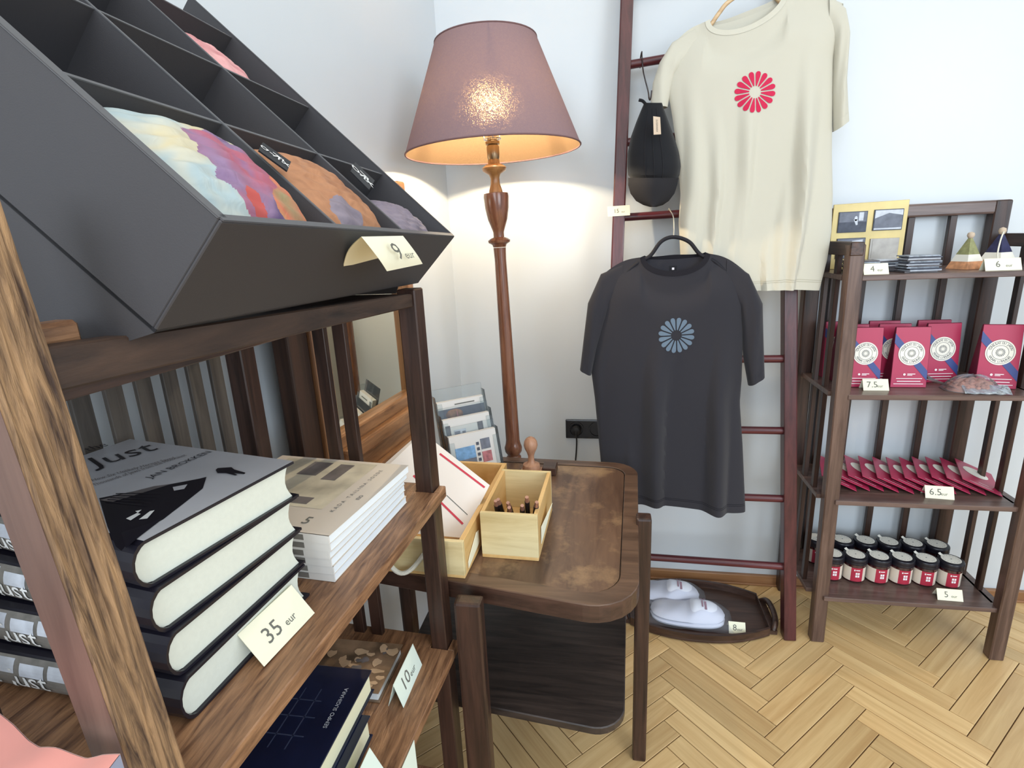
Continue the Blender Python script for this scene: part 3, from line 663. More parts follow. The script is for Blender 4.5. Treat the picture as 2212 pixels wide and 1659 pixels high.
# ------------------------------------------------------------------ mirror against the left wall
MD = .045
MU = Vector((-math.sin(R(6.1)), -math.cos(R(6.1)), 0)); MN = Vector((math.cos(R(6.1)), -math.sin(R(6.1)), 0))
def wl(s, d, z): return CORN+MU*s+MN*(d+.004)+Vector((0, 0, z))
mi = thing('wall_mirror', wl(.6, .03, .6), 'tall mirror in a broad orange brown moulded frame behind the left shelf', 'mirror')
s0, s1, z0, z1 = .40, .880, .665, 1.405
b = MB(); b.box(s0+.03, s1-.06, .006, .014, z0+.12, z1-.03, 'mirror', wl); part(b, 'glass', mi)
for (a_, c_, d_, mt) in ((.852, .874, .046, 'mframe_z'), (.834, .852, .030, 'mdark'), (.810, .834, .040, 'mframe_z'), (.874, .934, .038, 'mdark')):
    b = MB(); b.box(a_, c_, .002, d_, z0, z1, mt, wl); part(b, 'stile', mi, bevel=.004, seg=2)
b = MB(); b.box(s0, s0+.034, .002, .040, z0, z1, 'mframe_z', wl); part(b, 'stile', mi, bevel=.004, seg=2)
for (a_, c_, d_) in ((z0+.150, z0+.185, .034), (z0+.115, z0+.152, .050), (z0+.07, z0+.118, .040), (z0, z0+.072, .055)):
    b = MB(); b.box(s0+.001, .811, .003, d_, a_, c_, 'mframe', wl); part(b, 'bottom_moulding', mi, bevel=.006, seg=2)
b = MB(); b.box(s0+.001, .811, .003, .042, z1-.04, z1-.002, 'mframe', wl); part(b, 'top_moulding', mi, bevel=.004, seg=2)

# ------------------------------------------------------------------ wall socket
y0 = YB
so = thing('wall_socket', (-.075, y0, .58), 'black double wall socket with a plug, left of the black T-shirt', 'socket')
A, B_ = at_y(1222, 905, YB), at_y(1296, 946, YB)
b = MB(); b.box(A.x, A.x+.150, YB-.010, YB, B_.z, A.z, 'socket'); part(b, 'plate', so, bevel=.003, seg=2)
for k in (0, 1):
    cx = A.x+.038+.071*k; cz = (A.z+B_.z)/2
    b = MB(); b.lathe([(.027, 0), (.027, .004), (.023, .004), (.021, -.004), (.001, -.004)], (cx, YB-.010, cz), 'socket', 28, (0, -1, 0), cap=False); part(b, 'recess_ring', so, smooth=True)
cx = A.x+.038
pgr = thing('power_plug', (cx, YB-.03, cz-.03), 'black round plug with a hanging cable in the left socket', 'plug')
b = MB(); b.lathe([(.017, 0), (.018, .012), (.014, .022), (.008, .024)], (cx, YB-.013, cz), 'cable', 20, (0, -1, 0)); part(b, 'plug_body', pgr, smooth=True)
b = MB(); pth = [(cx, YB-.036, cz), (cx+.002, YB-.044, cz-.014), (cx+.002, YB-.040, cz-.05), (cx-.004, YB-.034, cz-.12), (cx-.016, YB-.03, cz-.2), (cx-.05, YB-.028, cz-.35), (cx-.08, YB-.03, .02), (-.20, YB-.1, .006), (base.x+.1, base.y+.08, .006)]
def smoothpath(P, n=6):
    P = [Vector(p) for p in P]; out = []
    for i in range(len(P)-1):
        p0 = P[max(i-1, 0)]; p1 = P[i]; p2 = P[i+1]; p3 = P[min(i+2, len(P)-1)]
        for j in range(n):
            t = j/n; out.append(.5*((2*p1)+(p2-p0)*t+(2*p0-5*p1+4*p2-p3)*t*t+(3*p1-p0-3*p2+p3)*t**3))
    return out+[P[-1]]
b.tube(smoothpath(pth), .0026, 'cable', 8); part(b, 'cable', pgr, smooth=True)

# ------------------------------------------------------------------ T-shirts
def interp(pts, z):
    pts = sorted(pts, key=lambda p: p[1])
    if z <= pts[0][1]: return pts[0][0]
    for a, c in zip(pts, pts[1:]):
        if z <= c[1]: return a[0]+(c[0]-a[0])*(z-a[1])/(c[1]-a[1])
    return pts[-1][0]
SM = lambda t: 0 if t < 0 else 1 if t > 1 else t*t*(3-2*t)
def tee(label, y0, k, Lp, Rp, SLp, NLp, NRp, SRp, dipf, dipb, hem, dep, mt, mc, folds, sleeves, em, emr, emm, seed, back_drop=0):
    n = Vector((0, 1, -k)).normalized(); p0 = Vector((0, y0, 0))
    W_ = lambda q: on_plane(q[0], q[1], p0, n)
    PY = lambda z: y0+k*z
    L_ = [(W_(q).x, W_(q).z) for q in Lp]; R_ = [(W_(q).x, W_(q).z) for q in Rp]
    A, Bn, Cn, D = W_(SLp), W_(NLp), W_(NRp), W_(SRp); h0, h1 = W_(hem[0]), W_(hem[1])
    root = thing('t_shirt', ((A.x+D.x)/2, PY(1.2), h0.z), label, 't-shirt')
    cx, hw = (Bn.x+Cn.x)/2, (Cn.x-Bn.x)/2
    def ztop(x, dip):
        if x <= Bn.x: t = (x-A.x)/(Bn.x-A.x); return A.z+(Bn.z-A.z)*t+.010*math.sin(PI*t)
        if x >= Cn.x: t = (D.x-x)/(D.x-Cn.x); return D.z+(Cn.z-D.z)*t+.010*math.sin(PI*t)
        u = (x-cx)/hw; return Bn.z+(Cn.z-Bn.z)*(u+1)/2-dip*math.sqrt(max(0, 1-u*u))
    def off(s, t, x, z, front):
        nk = max(0, 1-abs((x-cx)/(hw*1.15))**4) if abs(x-cx) < hw*1.15 else 0
        rp = max(SM(t/.16), .55*nk*(1-t))
        d = dep*max(0, 1-abs(s)**3.2)**.6*rp
        f = sum(a*math.sin(w*(s+dr*t)+ph)*SM((t-st)/.5) for a, w, dr, ph, st in folds)*max(0, 1-s**6)
        return PY(z)-(d+f*.5+abs(f)*.5 if front else -d*.8+(-f)*.4)
    def P_(s, t, front):
        x0 = A.x+(D.x-A.x)*(s+1)/2; zt = ztop(x0, dipf if front else dipb); zh = h0.z+(h1.z-h0.z)*(s+1)/2+(0 if front else back_drop)+.004*math.sin(3*s+seed)
        z = zt+(zh-zt)*t; xl, xr = interp(L_, z), interp(R_, z); xb = xl+(xr-xl)*(s+1)/2
        x = x0+(xb-x0)*SM(t*5)
        return Vector((x, off(s, t, x, z, front), z))
    b = MB(); N1, N2 = 72, 46
    sp_ = lambda i: -math.cos(PI*i)*.35+(2*i-1)*.65
    b.grid(lambda i, j: P_(sp_(i), j, True), N1, N2, mt); b.grid(lambda i, j: P_(sp_(i), j, False), N1, N2, mt)
    part(b, 'body', root, smooth=True, weld=True)
    b = MB()
    for t0 in (.962, .969): b.grid(lambda i, j: P_(sp_(.01+.98*i), t0+.0016*j, True)+Vector((0, -.0007, 0)), N1, 1, mc if mt != 'shirtw' else 'stitch')
    part(b, 'hem_stitching', root)
    # sleeves: closed lens sections between an outer and an inner edge
    for outer, inner, sd in sleeves:
        O1 = [W_(q) for q in outer]; I1 = [W_(q) for q in inner]
        def SP(P, t):
            f = t*(len(P)-1); i = min(int(f), len(P)-2); return P[i].lerp(P[i+1], f-i)
        def SF(i, j):
            a, c = SP(O1, j), SP(I1, j); th = 2*PI*i; m_ = (a+c)/2; e = (a-c)/2; d = sd*(.25+.75*SM(j*2.2))
            return m_+e*math.cos(th)+Vector((0, -1, 0))*d*math.sin(th)*(1+.12*math.sin(9*j+4*math.cos(th)+seed))
        b = MB(); b.grid(SF, 32, 16, mt, wrap=True); part(b, 'sleeve', root, smooth=True)
        b = MB(); b.grid(lambda i, j: SF(i, 1-.055*j)+Vector((0, -.0008*math.sin(2*PI*i), 0)), 32, 1, mt, wrap=True); part(b, 'cuff', root, smooth=True)
    # collar ribs
    cw = .0135
    def ring(front):
        def f(i, j):
            u = -1+2*i; u = math.sin(u*PI/2); x = cx+hw*u; dip = dipf if front else dipb
            z = Bn.z+(Cn.z-Bn.z)*(u+1)/2-dip*math.sqrt(max(0, 1-u*u)); y = off((x-(A.x+D.x)/2)/((D.x-A.x)/2), 0.0, x, z, front)
            nx, nz = -u*.6, (dip/hw)*math.sqrt(max(0, 1-u*u))+.25
            l = math.hypot(nx, nz); s_ = cw*(j-.12)
            return Vector((x+nx/l*s_, y-(.0012 if front else -.0012)+(.003*j if front else -.003*j), z+nz/l*s_))
        return f
    b = MB(); b.grid(ring(True), 32, 4, mc); b.grid(ring(False), 32, 4, mc); part(b, 'collar', root, smooth=True)
    # printed chrysanthemum of sixteen petals on the chest
    ec = W_(em)
    def srf(x, z):
        lo, hi = 0.0, 1.0; s = 0
        for _ in range(14):
            xl, xr = interp(L_, z), interp(R_, z); s = (x-xl)/(xr-xl)*2-1
            x0 = A.x+(D.x-A.x)*(s+1)/2; zt = ztop(x0, dipf); zh = h0.z+(h1.z-h0.z)*(s+1)/2+.004*math.sin(3*s+seed); t = (z-zt)/(zh-zt)
            break
        return Vector((x, off(s, t, x, z, True)-.0016, z))
    b = MB()
    for i in range(16):
        a = 2*PI*(i+.5)/16+.05; loop = []
        for rr, hwid in ((.30, .025), (.5, .065), (.72, .108), (.86, .128), (.95, .105), (1.0, .04)): loop.append((rr, hwid))
        pts = [(r_, w_) for r_, w_ in loop]+[(r_, -w_) for r_, w_ in reversed(loop)]
        pts = [srf(ec.x+emr*(r_*math.cos(a)-w_*math.sin(a)), ec.z+emr*(r_*math.sin(a)+w_*math.cos(a))) for r_, w_ in pts]
        m_ = len(pts); b.add(pts, [(q, q+1, m_-2-q, m_-1-q) for q in range(m_//2-1)], emm)
    part(b, 'flower_print', root)
    return root, W_, A, D, Bn, Cn, PY
tw = tee('cream T-shirt with a red flower print hanging high on the ladder', 1.478, .12,
    [(1456, 100), (1440, 180), (1452, 250), (1463, 330), (1470, 420), (1466, 480), (1470, 560), (1500, 627)],
    [(1812, 40), (1800, 120), (1798, 240), (1797, 330), (1799, 420), (1796, 500), (1787, 560), (1770, 627)],
    (1452, 98), (1524, 48), (1700, -14), (1822, 8), .060, .018, ((1500, 628), (1770, 626)), .030, 'shirtw', 'collarw',
    [(.013, 9, .5, .4, .05), (.012, 17, .3, 1.0, .12), (.016, 5, .9, 2.0, .15), (.006, 29, .2, .3, .3)],
    [([(1500, 62), (1452, 92), (1425, 135), (1410, 180), (1404, 235)], [(1520, 120), (1475, 140), (1458, 160), (1450, 190), (1442, 232)], .020),
     ([(1790, -14), (1826, 18), (1834, 70), (1828, 170), (1832, 262)], [(1790, 60), (1800, 90), (1800, 130), (1798, 200), (1800, 285)], .026)],
    (1624, 206), .0505, 'red', .5)
tb_ = tee('black T-shirt with a slate blue flower print hanging low on the ladder', 1.440, .10,
    [(1311, 592), (1306, 650), (1298, 700), (1283, 760), (1277, 800), (1285, 860), (1298, 1000), (1309, 1085)],
    [(1607, 592), (1606, 650), (1606, 700), (1604, 760), (1602, 820), (1598, 870), (1604, 960), (1610, 1100)],
    (1306, 590), (1384, 556), (1532, 548), (1608, 585), .052, .010, ((1315, 1072), (1610, 1102)), .030, 'shirtb', 'collarb',
    [(.011, 8, .3, 1.4, .10), (.015, 6, .7, .5, .15), (.012, 15, .2, 2.2, .2)],
    [([(1345, 572), (1298, 592), (1270, 655), (1261, 730), (1253, 798)], [(1350, 640), (1318, 660), (1304, 700), (1290, 750), (1277, 810)], .022),
     ([(1570, 560), (1618, 592), (1647, 655), (1649, 740), (1651, 812)], [(1566, 640), (1598, 665), (1603, 710), (1605, 770), (1616, 832)], .024)],
    (1458, 720), .0475, 'slate', 1.7)
root, W_, A, D, Bn, Cn, PY = tb_
b = MB(); c = W_((1455, 581)); b.box(c.x-.010, c.x+.010, PY(c.z)+.012, PY(c.z)+.0135, c.z-.008, c.z+.008, 'capb'); b.box(c.x-.003, c.x+.003, PY(c.z)+.0112, PY(c.z)+.012, c.z-.003, c.z+.003, 'white'); part(b, 'neck_label', root)
# hangers
def hanger(label, pts, r, mt, hookpts, hr, hm, grp=None):
    h = thing('clothes_hanger', pts[len(pts)//2], label, 'hanger', grp)
    b = MB(); P = smoothpath(pts); b.tube(P, [r*(1 if 2 < i < len(P)-3 else .8) for i in range(len(P))], mt, 10); part(b, 'arms', h, smooth=True)
    b = MB(); b.tube(smoothpath(hookpts), hr, hm, 8); part(b, 'hook', h, smooth=True); return h
PYb = PY
hp = [W_(q) for q in ((1330, 612), (1372, 572), (1404, 553), (1428, 522), (1455, 512), (1488, 522), (1512, 549), (1545, 566), (1585, 604))]
top_ = W_((1455, 512)); rz = 1.298+.0115; ry = LY(1.298)
hanger('black velvet hanger inside the black T-shirt', hp, .0052, 'velvet', [top_, top_+Vector((0, .0, .03)), Vector((top_.x, top_.y+.03, rz-.02)), Vector((top_.x, ry-.016, rz+.0)), Vector((top_.x, ry, rz+.004)), Vector((top_.x, ry+.014, rz-.006))], .0014, 'wirew')
_, Ww, Aw, Dw, Bw_, Cw_, PYw = tw
hp = [Ww(q)+Vector((0, d_, 0)) for q, d_ in (((1490, 92), .004), (1528, 58) and ((1528, 62), .004), ((1552, 30), 0), ((1574, 4), 0), ((1620, -22), 0), ((1665, -14), 0), ((1700, 14), .004), ((1760, 40), .004))]
t_ = Ww((1612, -20)); rz = RZ[8]; ry = LY(rz)
hanger('pale wooden hanger inside the cream T-shirt', hp, .0055, 'hangw', [t_, Vector((t_.x, t_.y, rz-.03)), Vector((t_.x, ry-.02, rz+.012)), Vector((t_.x, ry, rz+.017)), Vector((t_.x, ry+.018, rz))], .0014, 'wirew')
# cap on a hook
CY_ = 1.60
cp = lambda x, y, d=0: at_y(x, y, CY_+d)
cap = thing('baseball_cap', cp(1412, 446), 'black baseball cap hanging by its strap from a hook on the ladder', 'cap')
rows = [(222, 1392, 1430, .012), (235, 1386, 1434, .022), (262, 1375, 1444, .038), (295, 1363, 1456, .052), (330, 1356, 1467, .066), (358, 1355, 1471, .074), (378, 1357, 1468, .074), (392, 1368, 1460, .060), (402, 1386, 1446, .040), (405, 1400, 1432, .028)]
def capf(i, j):
    f = j*(len(rows)-1); k = min(int(f), len(rows)-2); t = f-k; a, c = rows[k], rows[k+1]
    y = a[0]+(c[0]-a[0])*t; l = a[1]+(c[1]-a[1])*t; r = a[2]+(c[2]-a[2])*t; d = a[3]+(c[3]-a[3])*t
    u = i*2-1; s = math.sqrt(max(0, 1-u*u))
    return cp(l+(r-l)*i, y, -d*s**.8+.02)
b = MB(); b.grid(capf, 30, 30, 'cap'); b.grid(lambda i, j: capf(i, j)+Vector((0, .0025, 0)), 30, 30, 'cap'); part(b, 'crown', cap, smooth=True)
for i_ in (.33, .5, .67):
    b = MB(); b.tube([capf(i_, .1+.8*t/14)+Vector((0, -.0008, 0)) for t in range(15)], .0009, 'capb', 5); part(b, 'seam', cap, smooth=True)
br = [(384, 1357, 1466, .050), (400, 1357, 1463, .050), (418, 1362, 1457, .046), (434, 1374, 1445, .042), (443, 1390, 1432, .040), (447, 1404, 1418, .040)]
def brf(i, j):
    f = j*(len(br)-1); k = min(int(f), len(br)-2); t = f-k; a, c = br[k], br[k+1]
    y = a[0]+(c[0]-a[0])*t; l = a[1]+(c[1]-a[1])*t; r = a[2]+(c[2]-a[2])*t; d = a[3]+(c[3]-a[3])*t
    u = i*2-1; return cp(l+(r-l)*i, y, -d*(1-.75*u*u)+.0)
b = MB(); b.grid(brf, 24, 10, 'capb'); b.grid(lambda i, j: brf(i, j)+Vector((0, .003, 0)), 24, 10, 'capb'); part(b, 'brim', cap, smooth=True)
b = MB(); b.tube(smoothpath([cp(1394, 224), cp(1388, 218, -.004), cp(1380, 216, -.006)]), .004, 'cap', 8); part(b, 'strap_end', cap, smooth=True)
b = MB(); q = [cp(1411, 251, -.056), cp(1426, 253, -.056), cp(1428, 290, -.060), cp(1412, 291, -.060)]; b.prism(q, (0, .0008, 0), 'kraft')
b.text('SUGIHARA', (q[0]+q[1]+q[2]+q[3])/4+Vector((-.002, -.0006, 0)), (q[3]-q[0]), (q[1]-q[0]), .0062, 'ink'); part(b, 'swing_tag', cap)
hk = thing('s_hook', cp(1386, 130), 'dark S-shaped wire hook holding the black cap', 'hook')
rz, ry = 1.726, LY(1.726); x_ = at_y(1386, 130, ry).x
zl = cp(1393, 205).z
b = MB(); b.tube(smoothpath([(x_-.003, ry+.018, rz-.02), (x_-.003, ry+.018, rz), (x_, ry, rz+.016), (x_, ry-.018, rz+.0), (x_+.004, ry-.022, rz-.04), (x_+.010, CY_+.005, zl+.01), (x_+.013, CY_-.004, zl-.012), (x_+.016, CY_-.010, zl-.012), (x_+.018, CY_-.014, zl+.006)]), .0019, 'wire', 8); o = part(b, 'wire', hk, smooth=True)
def sticker(name, q, y, label, txt, off=.0):
    P_ = [at_y(a, c, y) for a, c in q]; b = MB(); b.prism(P_, (0, .0008, 0), 'paper'); root = thing('price_card', P_[0], label, 'price card', 'flat price cards')
    part(b, 'card', root); b = MB(); c = sum(P_, Vector())/4; xa = P_[1]-P_[0]; ya = P_[0]-P_[3]; h = ya.length
    b.text(txt[0], c-xa*.10-ya*.18+Vector((0, -.0006, 0)), xa, ya, h*.55, 'ink'); b.text(txt[1], c+xa*.20-ya*.18+Vector((0, -.0006, 0)), xa, ya, h*.26, 'ink'); part(b, 'lettering', root)
sticker('price_card', [(1312, 446), (1360, 443), (1361, 465), (1313, 468)], LY(1.32)-.026, 'white 15 eur card stuck on the left rail of the ladder', ('15', 'eur'))

# ------------------------------------------------------------------ goods on the right shelf
def bag(x, y, z, w, d, h, rot, label, side=True):
    f = frame((x, y, z), R(rot)); root = thing('paper_bag', f(0, d/2, 0), label, 'bag', 'crimson paper bags on the second board')
    tw_, td = w*.96, .006
    P = [f(-w/2, 0, 0), f(w/2, 0, 0), f(w/2, d, 0), f(-w/2, d, 0), f(-tw_/2, d*.28, h), f(tw_/2, d*.28, h), f(tw_/2, d*.28+td, h), f(-tw_/2, d*.28+td, h)]
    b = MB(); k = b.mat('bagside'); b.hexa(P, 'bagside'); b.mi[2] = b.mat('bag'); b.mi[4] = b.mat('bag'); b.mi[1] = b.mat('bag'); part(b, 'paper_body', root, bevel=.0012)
    n = (P[1]-P[0]).cross(P[4]-P[0]).normalized()
    def s(u, v, o=.0009): u_ = (u-.5)*(w+(tw_-w)*v); return f(u_, d*.28*v, h*v)+n*o
    b = MB()
    b.poly([s(0.0, .90), s(0, .74), s(.985, .12), s(.985, .28), s(.06, .86)], 'blue'); part(b, 'blue_stripe', root)
    b = MB(); cu, cv = .50, .57; ru, rv = .37, .37*w/h*1.0
    el = lambda k_, q, o: s(cu+ru*k_*math.cos(q), cv+rv*k_*math.sin(q), o)
    b.poly([el(1, 2*PI*i/36, .0014) for i in range(36)], 'label')
    for k_ in (.90, .56):
        b.add([el(k_, 2*PI*i/36, .0017) for i in range(36)]+[el(k_-.03, 2*PI*i/36, .0017) for i in range(36)], [(i, (i+1) % 36, 36+(i+1) % 36, 36+i) for i in range(36)], 'labelink')
    for i in range(16):
        a = 2*PI*i/16; b.poly([el(.10, a, .0017), el(.30, a-.13, .0017), el(.34, a, .0017), el(.30, a+.13, .0017)], 'labelink')
    for txt, a0, a1, flip in (('CONSULAT DU JAPON', 160, 20, 1), ('KAUNAS LITHUANIE', 208, 332, -1)):
        for i, ch in enumerate(txt):
            a = R(a0+(a1-a0)*i/(len(txt)-1))
            if ch == ' ': continue
            p = el(.66 if flip > 0 else .80, a, .0018); up = (el(.9, a, .0018)-el(.5, a, .0018))*flip; b.text(ch, p, up.cross(n), up, .0088, 'labelink')
    part(b, 'round_label', root)
    b = MB(); b.poly([el(.0, 0, 0)+ (s(.36+.035*math.cos(a), .22+.035*w/h*math.sin(a), .0013)-el(.0, 0, 0)) for a in [2*PI*i/14 for i in range(14)]], 'white')
    for u0, u1, v0, v1 in ((.44, .66, .222, .234), (.44, .58, .203, .213), (.14, .86, .148, .158), (.17, .82, .100, .112), (.08, .90, .058, .068)): b.poly([s(u0, v0, .0013), s(u1, v0, .0013), s(u1, v1, .0013), s(u0, v1, .0013)], 'white')
    part(b, 'small_print', root)
    return root
ZB = .8005
bag(.703, 1.612, ZB, .086, .052, .168, -1, 'leftmost crimson paper bag of the front row, behind the 7.5 eur card')
bag(.817, 1.610, ZB, .090, .052, .168, -1, 'crimson paper bag between the 7.5 eur card and the nut pack')
bag(.922, 1.664, ZB, .092, .052, .168, 4, 'crimson paper bag with a cream label, standing behind the foil nut pack')
bag(1.024, 1.602, ZB, .092, .056, .172, -9, 'rightmost crimson paper bag, turned slightly and cut by the photo edge')
bag(.690, 1.668, ZB, .086, .050, .168, 0, 'crimson bag in the middle row, directly behind the left front bag')
bag(.798, 1.667, ZB, .086, .050, .168, 0, 'crimson bag in the middle row, behind the bag right of the 7.5 card')
bag(.677, 1.722, ZB, .086, .050, .168, 0, 'crimson bag at the left end of the back row, seen behind the shelf post')
bag(.795, 1.722, ZB, .086, .050, .168, 0, 'crimson bag in the back row, second from the left')
bag(.925, 1.722, ZB, .090, .050, .168, 0, 'crimson bag in the back row behind the bag with the nut pack')
tent('price_card', (.724, 1.578, ZB), .064, .033, R(-1), R(28), ('7.5', 'eur'), 'white 7.5 eur card in front of the crimson bags')
# nut pack
np_ = thing('nut_pack', (.975, 1.575, ZB), 'clear cellophane pack of roasted nuts with a silver foil end on the second board', 'pack')
nf = frame((.962, 1.592, ZB), R(-4))
b = MB()
def blob(i, j, W, D, H, f, e=2.6, wob=.0, se=0):
    th = 2*PI*i; r = j; u = math.cos(th); v = math.sin(th); k = 1/(abs(u)**e+abs(v)**e)**(1/e)
    h = H*(1-r**2.4)+wob*math.sin(9*th+se)*math.sin(PI*r)
    return f(u*k*r*W/2, v*k*r*D/2, max(h, .0006))
b.grid(lambda i, j: blob(i, j, .12, .075, .030, nf, 3, .003), 40, 10, 'nut', wrap=True); part(b, 'nuts', np_, smooth=True)
b = MB()
for k in range(34):
    a = rnd.random()*2*PI; r = rnd.random()**.5*.82; p = blob(a/2/PI, r, .12, .075, .030, nf, 3); b.lathe([(.0005, -.004), (.005, -.002), (.0062, .001), (.004, .004), (.0005, .005)], p, 'nut', 8, (rnd.random()-.5, rnd.random()-.5, 1), cap=False)
o = part(b, 'nut_pieces', np_, smooth=True)
b = MB(); b.grid(lambda i, j: blob(i, j, .136, .09, .041, nf, 3, .004, 2), 44, 10, 'film', wrap=True)
b.grid(lambda i, j: nf(-.045-.06*i+.004*math.sin(9*j), -.035+.075*j*(1-.15*i)+.03*i, .006+.024*i+.006*math.sin(11*j+4*i)*(.3+i)), 10, 12, 'film'); part(b, 'film_bag', np_, smooth=True)
b = MB(); b.grid(lambda i, j: nf(-.035+.105*i, -.046+.028*j, .001+.017*(j)**.8+.0009*math.sin(23*i+6*j)), 34, 5, 'foil'); b.grid(lambda i, j: nf(-.035+.105*i, -.046-.002+.028*j+.002, .0006), 4, 2, 'foil'); part(b, 'foil_end', np_, smooth=True)
# fanned crimson packets
zt = .486; NE = 11
for i in range(NE):
    t = i/(NE-1); c = Vector((.715+.372*t, 1.592+.006*math.sin(i), zt+.0015)); th = R(-16-6*t)
    f0 = frame(c, th); tl = R(21); ln_, wd = .165, .100
    def ef(u, v, w, f0=f0, tl=tl): # u<0 toward left (rises), v to the back
        return f0(u*math.cos(tl)-w*math.sin(tl)*0, v, -u*math.sin(tl)+w+.0001)
    labs = ['leftmost', 'second from left', 'third from left', 'fourth from left', 'fifth from left', 'middle', 'fifth from right', 'fourth from right', 'third from right', 'second from right', 'uppermost and rightmost']
    root = thing('paper_packet', c, labs[i]+' crimson packet in the overlapping fan on the third board', 'packet', 'fanned crimson packets on the third board')
    b = MB(); b.box(-wd, 0, 0, ln_, 0, .003, 'bag', ef); part(b, 'paper_sleeve', root, bevel=.0008)
    b = MB(); b.poly([ef(-wd*.52+.033*math.cos(a), ln_*.62+.033*math.sin(a), .0036) for a in [2*PI*k/28 for k in range(28)]], 'label'); part(b, 'round_label', root)
    b = MB(); b.poly([ef(-wd*q[0], ln_*q[1], .0035) for q in ((.55, .16), (.30, .16), (.30, .175), (.55, .175))], 'white'); b.poly([ef(-wd*q[0], ln_*q[1], .0035) for q in ((.8, .06), (.2, .06), (.2, .07), (.8, .07))], 'white'); part(b, 'small_print', root)
tent('price_card', (.920, 1.568, zt), .070, .036, R(-6), R(28), ('6.5', 'eur'), 'white 6.5 eur card in front of the fanned crimson packets')
# jars
def jar(x, y, z, rot, label):
    root = thing('jam_jar', (x, y, z), label, 'jar', 'small jam jars on the lowest board'); r = .0315
    b = MB(); b.lathe([(.026, 0), (.030, .003), (r-.001, .006), (r-.001, .053), (.029, .058), (.028, .066)], (x, y, z), 'jarglass', 32); part(b, 'glass', root, smooth=True)
    def cyl(a0, a1, z0, z1, rr, mt, b, n=10):
        b.grid(lambda i, j: Vector((x+rr*math.cos(R(a0+(a1-a0)*i)), y+rr*math.sin(R(a0+(a1-a0)*i)), z+z0+(z1-z0)*j)), n, 1, mt)
    b = MB(); cyl(-205+rot, -124+rot, .007, .053, r-.0004, 'jarl', b); cyl(-124+rot, -62+rot, .007, .053, r-.0004, 'jar', b); cyl(-62+rot, -20+rot, .007, .053, r-.0004, 'jarl', b); part(b, 'paper_label', root, smooth=True)
    b = MB(); rr = r+.0003
    cyl(-110+rot, -104+rot, .043, .048, rr, 'white', b, 2); cyl(-101+rot, -80+rot, .0445, .0475, rr, 'white', b, 3)
    for a in (-101, -90):
        for zz in (.022, .031): cyl(a+rot, a+9+rot, zz, zz+.007, rr, 'white', b, 3)
    part(b, 'label_print', root)
    b = MB(); b.lathe([(.0325, .062), (.0345, .064), (.0345, .069), (.034, .071), (.0345, .073), (.0345, .080), (.033, .083), (.030, .084), (.0005, .0835)], (x, y, z), 'lid', 36, cap=False); part(b, 'lid', root, smooth=True)
    b = MB(); b.poly([(x+.0255*math.cos(a), y+.0255*math.sin(a), z+.0846) for a in [2*PI*k/32 for k in range(32)]], 'label')
    b.poly([(x+.002*math.cos(a), y+.002*math.sin(a), z+.0850) for a in [2*PI*k/10 for k in range(10)]], 'labelink')
    for a0 in range(0, 360, 24): b.poly([(x+q*math.cos(R(a0+d)), y+q*math.sin(R(a0+d)), z+.0850) for q, d in ((.0185, 0), (.0200, 0), (.0200, 5), (.0185, 6))], 'labelink')
    b.grid(lambda i, j: Vector((x+.022*math.cos(R(128))+(.011*j)*math.cos(R(128))+(.006-.012*i)*math.sin(R(128)), y+.022*math.sin(R(128))+.011*j*math.sin(R(128))-(.006-.012*i)*math.cos(R(128)), z+.0852+.004*j*j)), 3, 3, 'label'); part(b, 'lid_seal', root)
zj = .1685
oc = ['leftmost', 'second from left', 'third from left', 'third from right', 'second from right', 'rightmost']
for i, x in enumerate((.692, .757, .823, .888, .954, 1.021)): jar(x, 1.640+rnd.uniform(-.002, .002), zj, rnd.uniform(-5, 5), oc[i]+' jam jar of the front row on the lowest board')
for i, x in enumerate((.676, .752, .822, .890, .959, 1.027)): jar(x, 1.728+rnd.uniform(-.002, .002), zj, rnd.uniform(-5, 5)-4, oc[i]+' jam jar of the back row on the lowest board')
tent('price_card', (.985, 1.552, zj), .066, .033, R(-2), R(28), ('5', 'eur'), 'white 5 eur card in front of the jam jars')
# top board: card display, magnets, tea pyramids
z1 = 1.1185
tent('price_card', (.676, 1.553, z1), .060, .030, R(3), R(24), ('4', 'eur'), 'white 4 eur card in front of the magnet stacks')
tent('price_card', (.966, 1.56, z1), .080, .032, R(0), R(24), ('6', 'eur'), 'white 6 eur card in front of the tea pyramids, cut by the photo edge')
CB = [at_y(*q, 1.776) for q in ((1802, 440), (1966, 430), (1968, 545))]
xa = (CB[1]-CB[0]); W0 = xa.length; hc = frame((CB[0].x, 1.776, z1), math.atan2(xa.y, xa.x)); Hc = 1.302-z1
leanc = lambda u, v, w: hc(u, v, w)
db = thing('display_board', hc(W0/2, 0, 0), 'brass coloured upright display board holding four picture magnets on the top board', 'display board')
b = MB(); hz = lambda u, v, w: hc(u, v, w)+Vector((0, 0, .0))
b.hexa([hz(0, 0, 0), hz(W0, 0, 0), hz(W0, .004, 0), hz(0, .004, 0), hz(0, 0, Hc), hz(W0, 0, Hc+.004), hz(W0, .004, Hc+.004), hz(0, .004, Hc)], 'gold'); part(b, 'board', db, bevel=.001)
MG = [(.015, .104, .080, .064, 0, 'dark portrait magnet at the top left of the display board'), (.108, .106, .078, .066, 1, 'light building magnet at the top right of the display board'), (.017, .030, .078, .066, 2, 'grey street magnet at the lower left of the display board'), (.106, .026, .078, .070, 3, 'pewter embossed magnet at the lower right of the display board')]
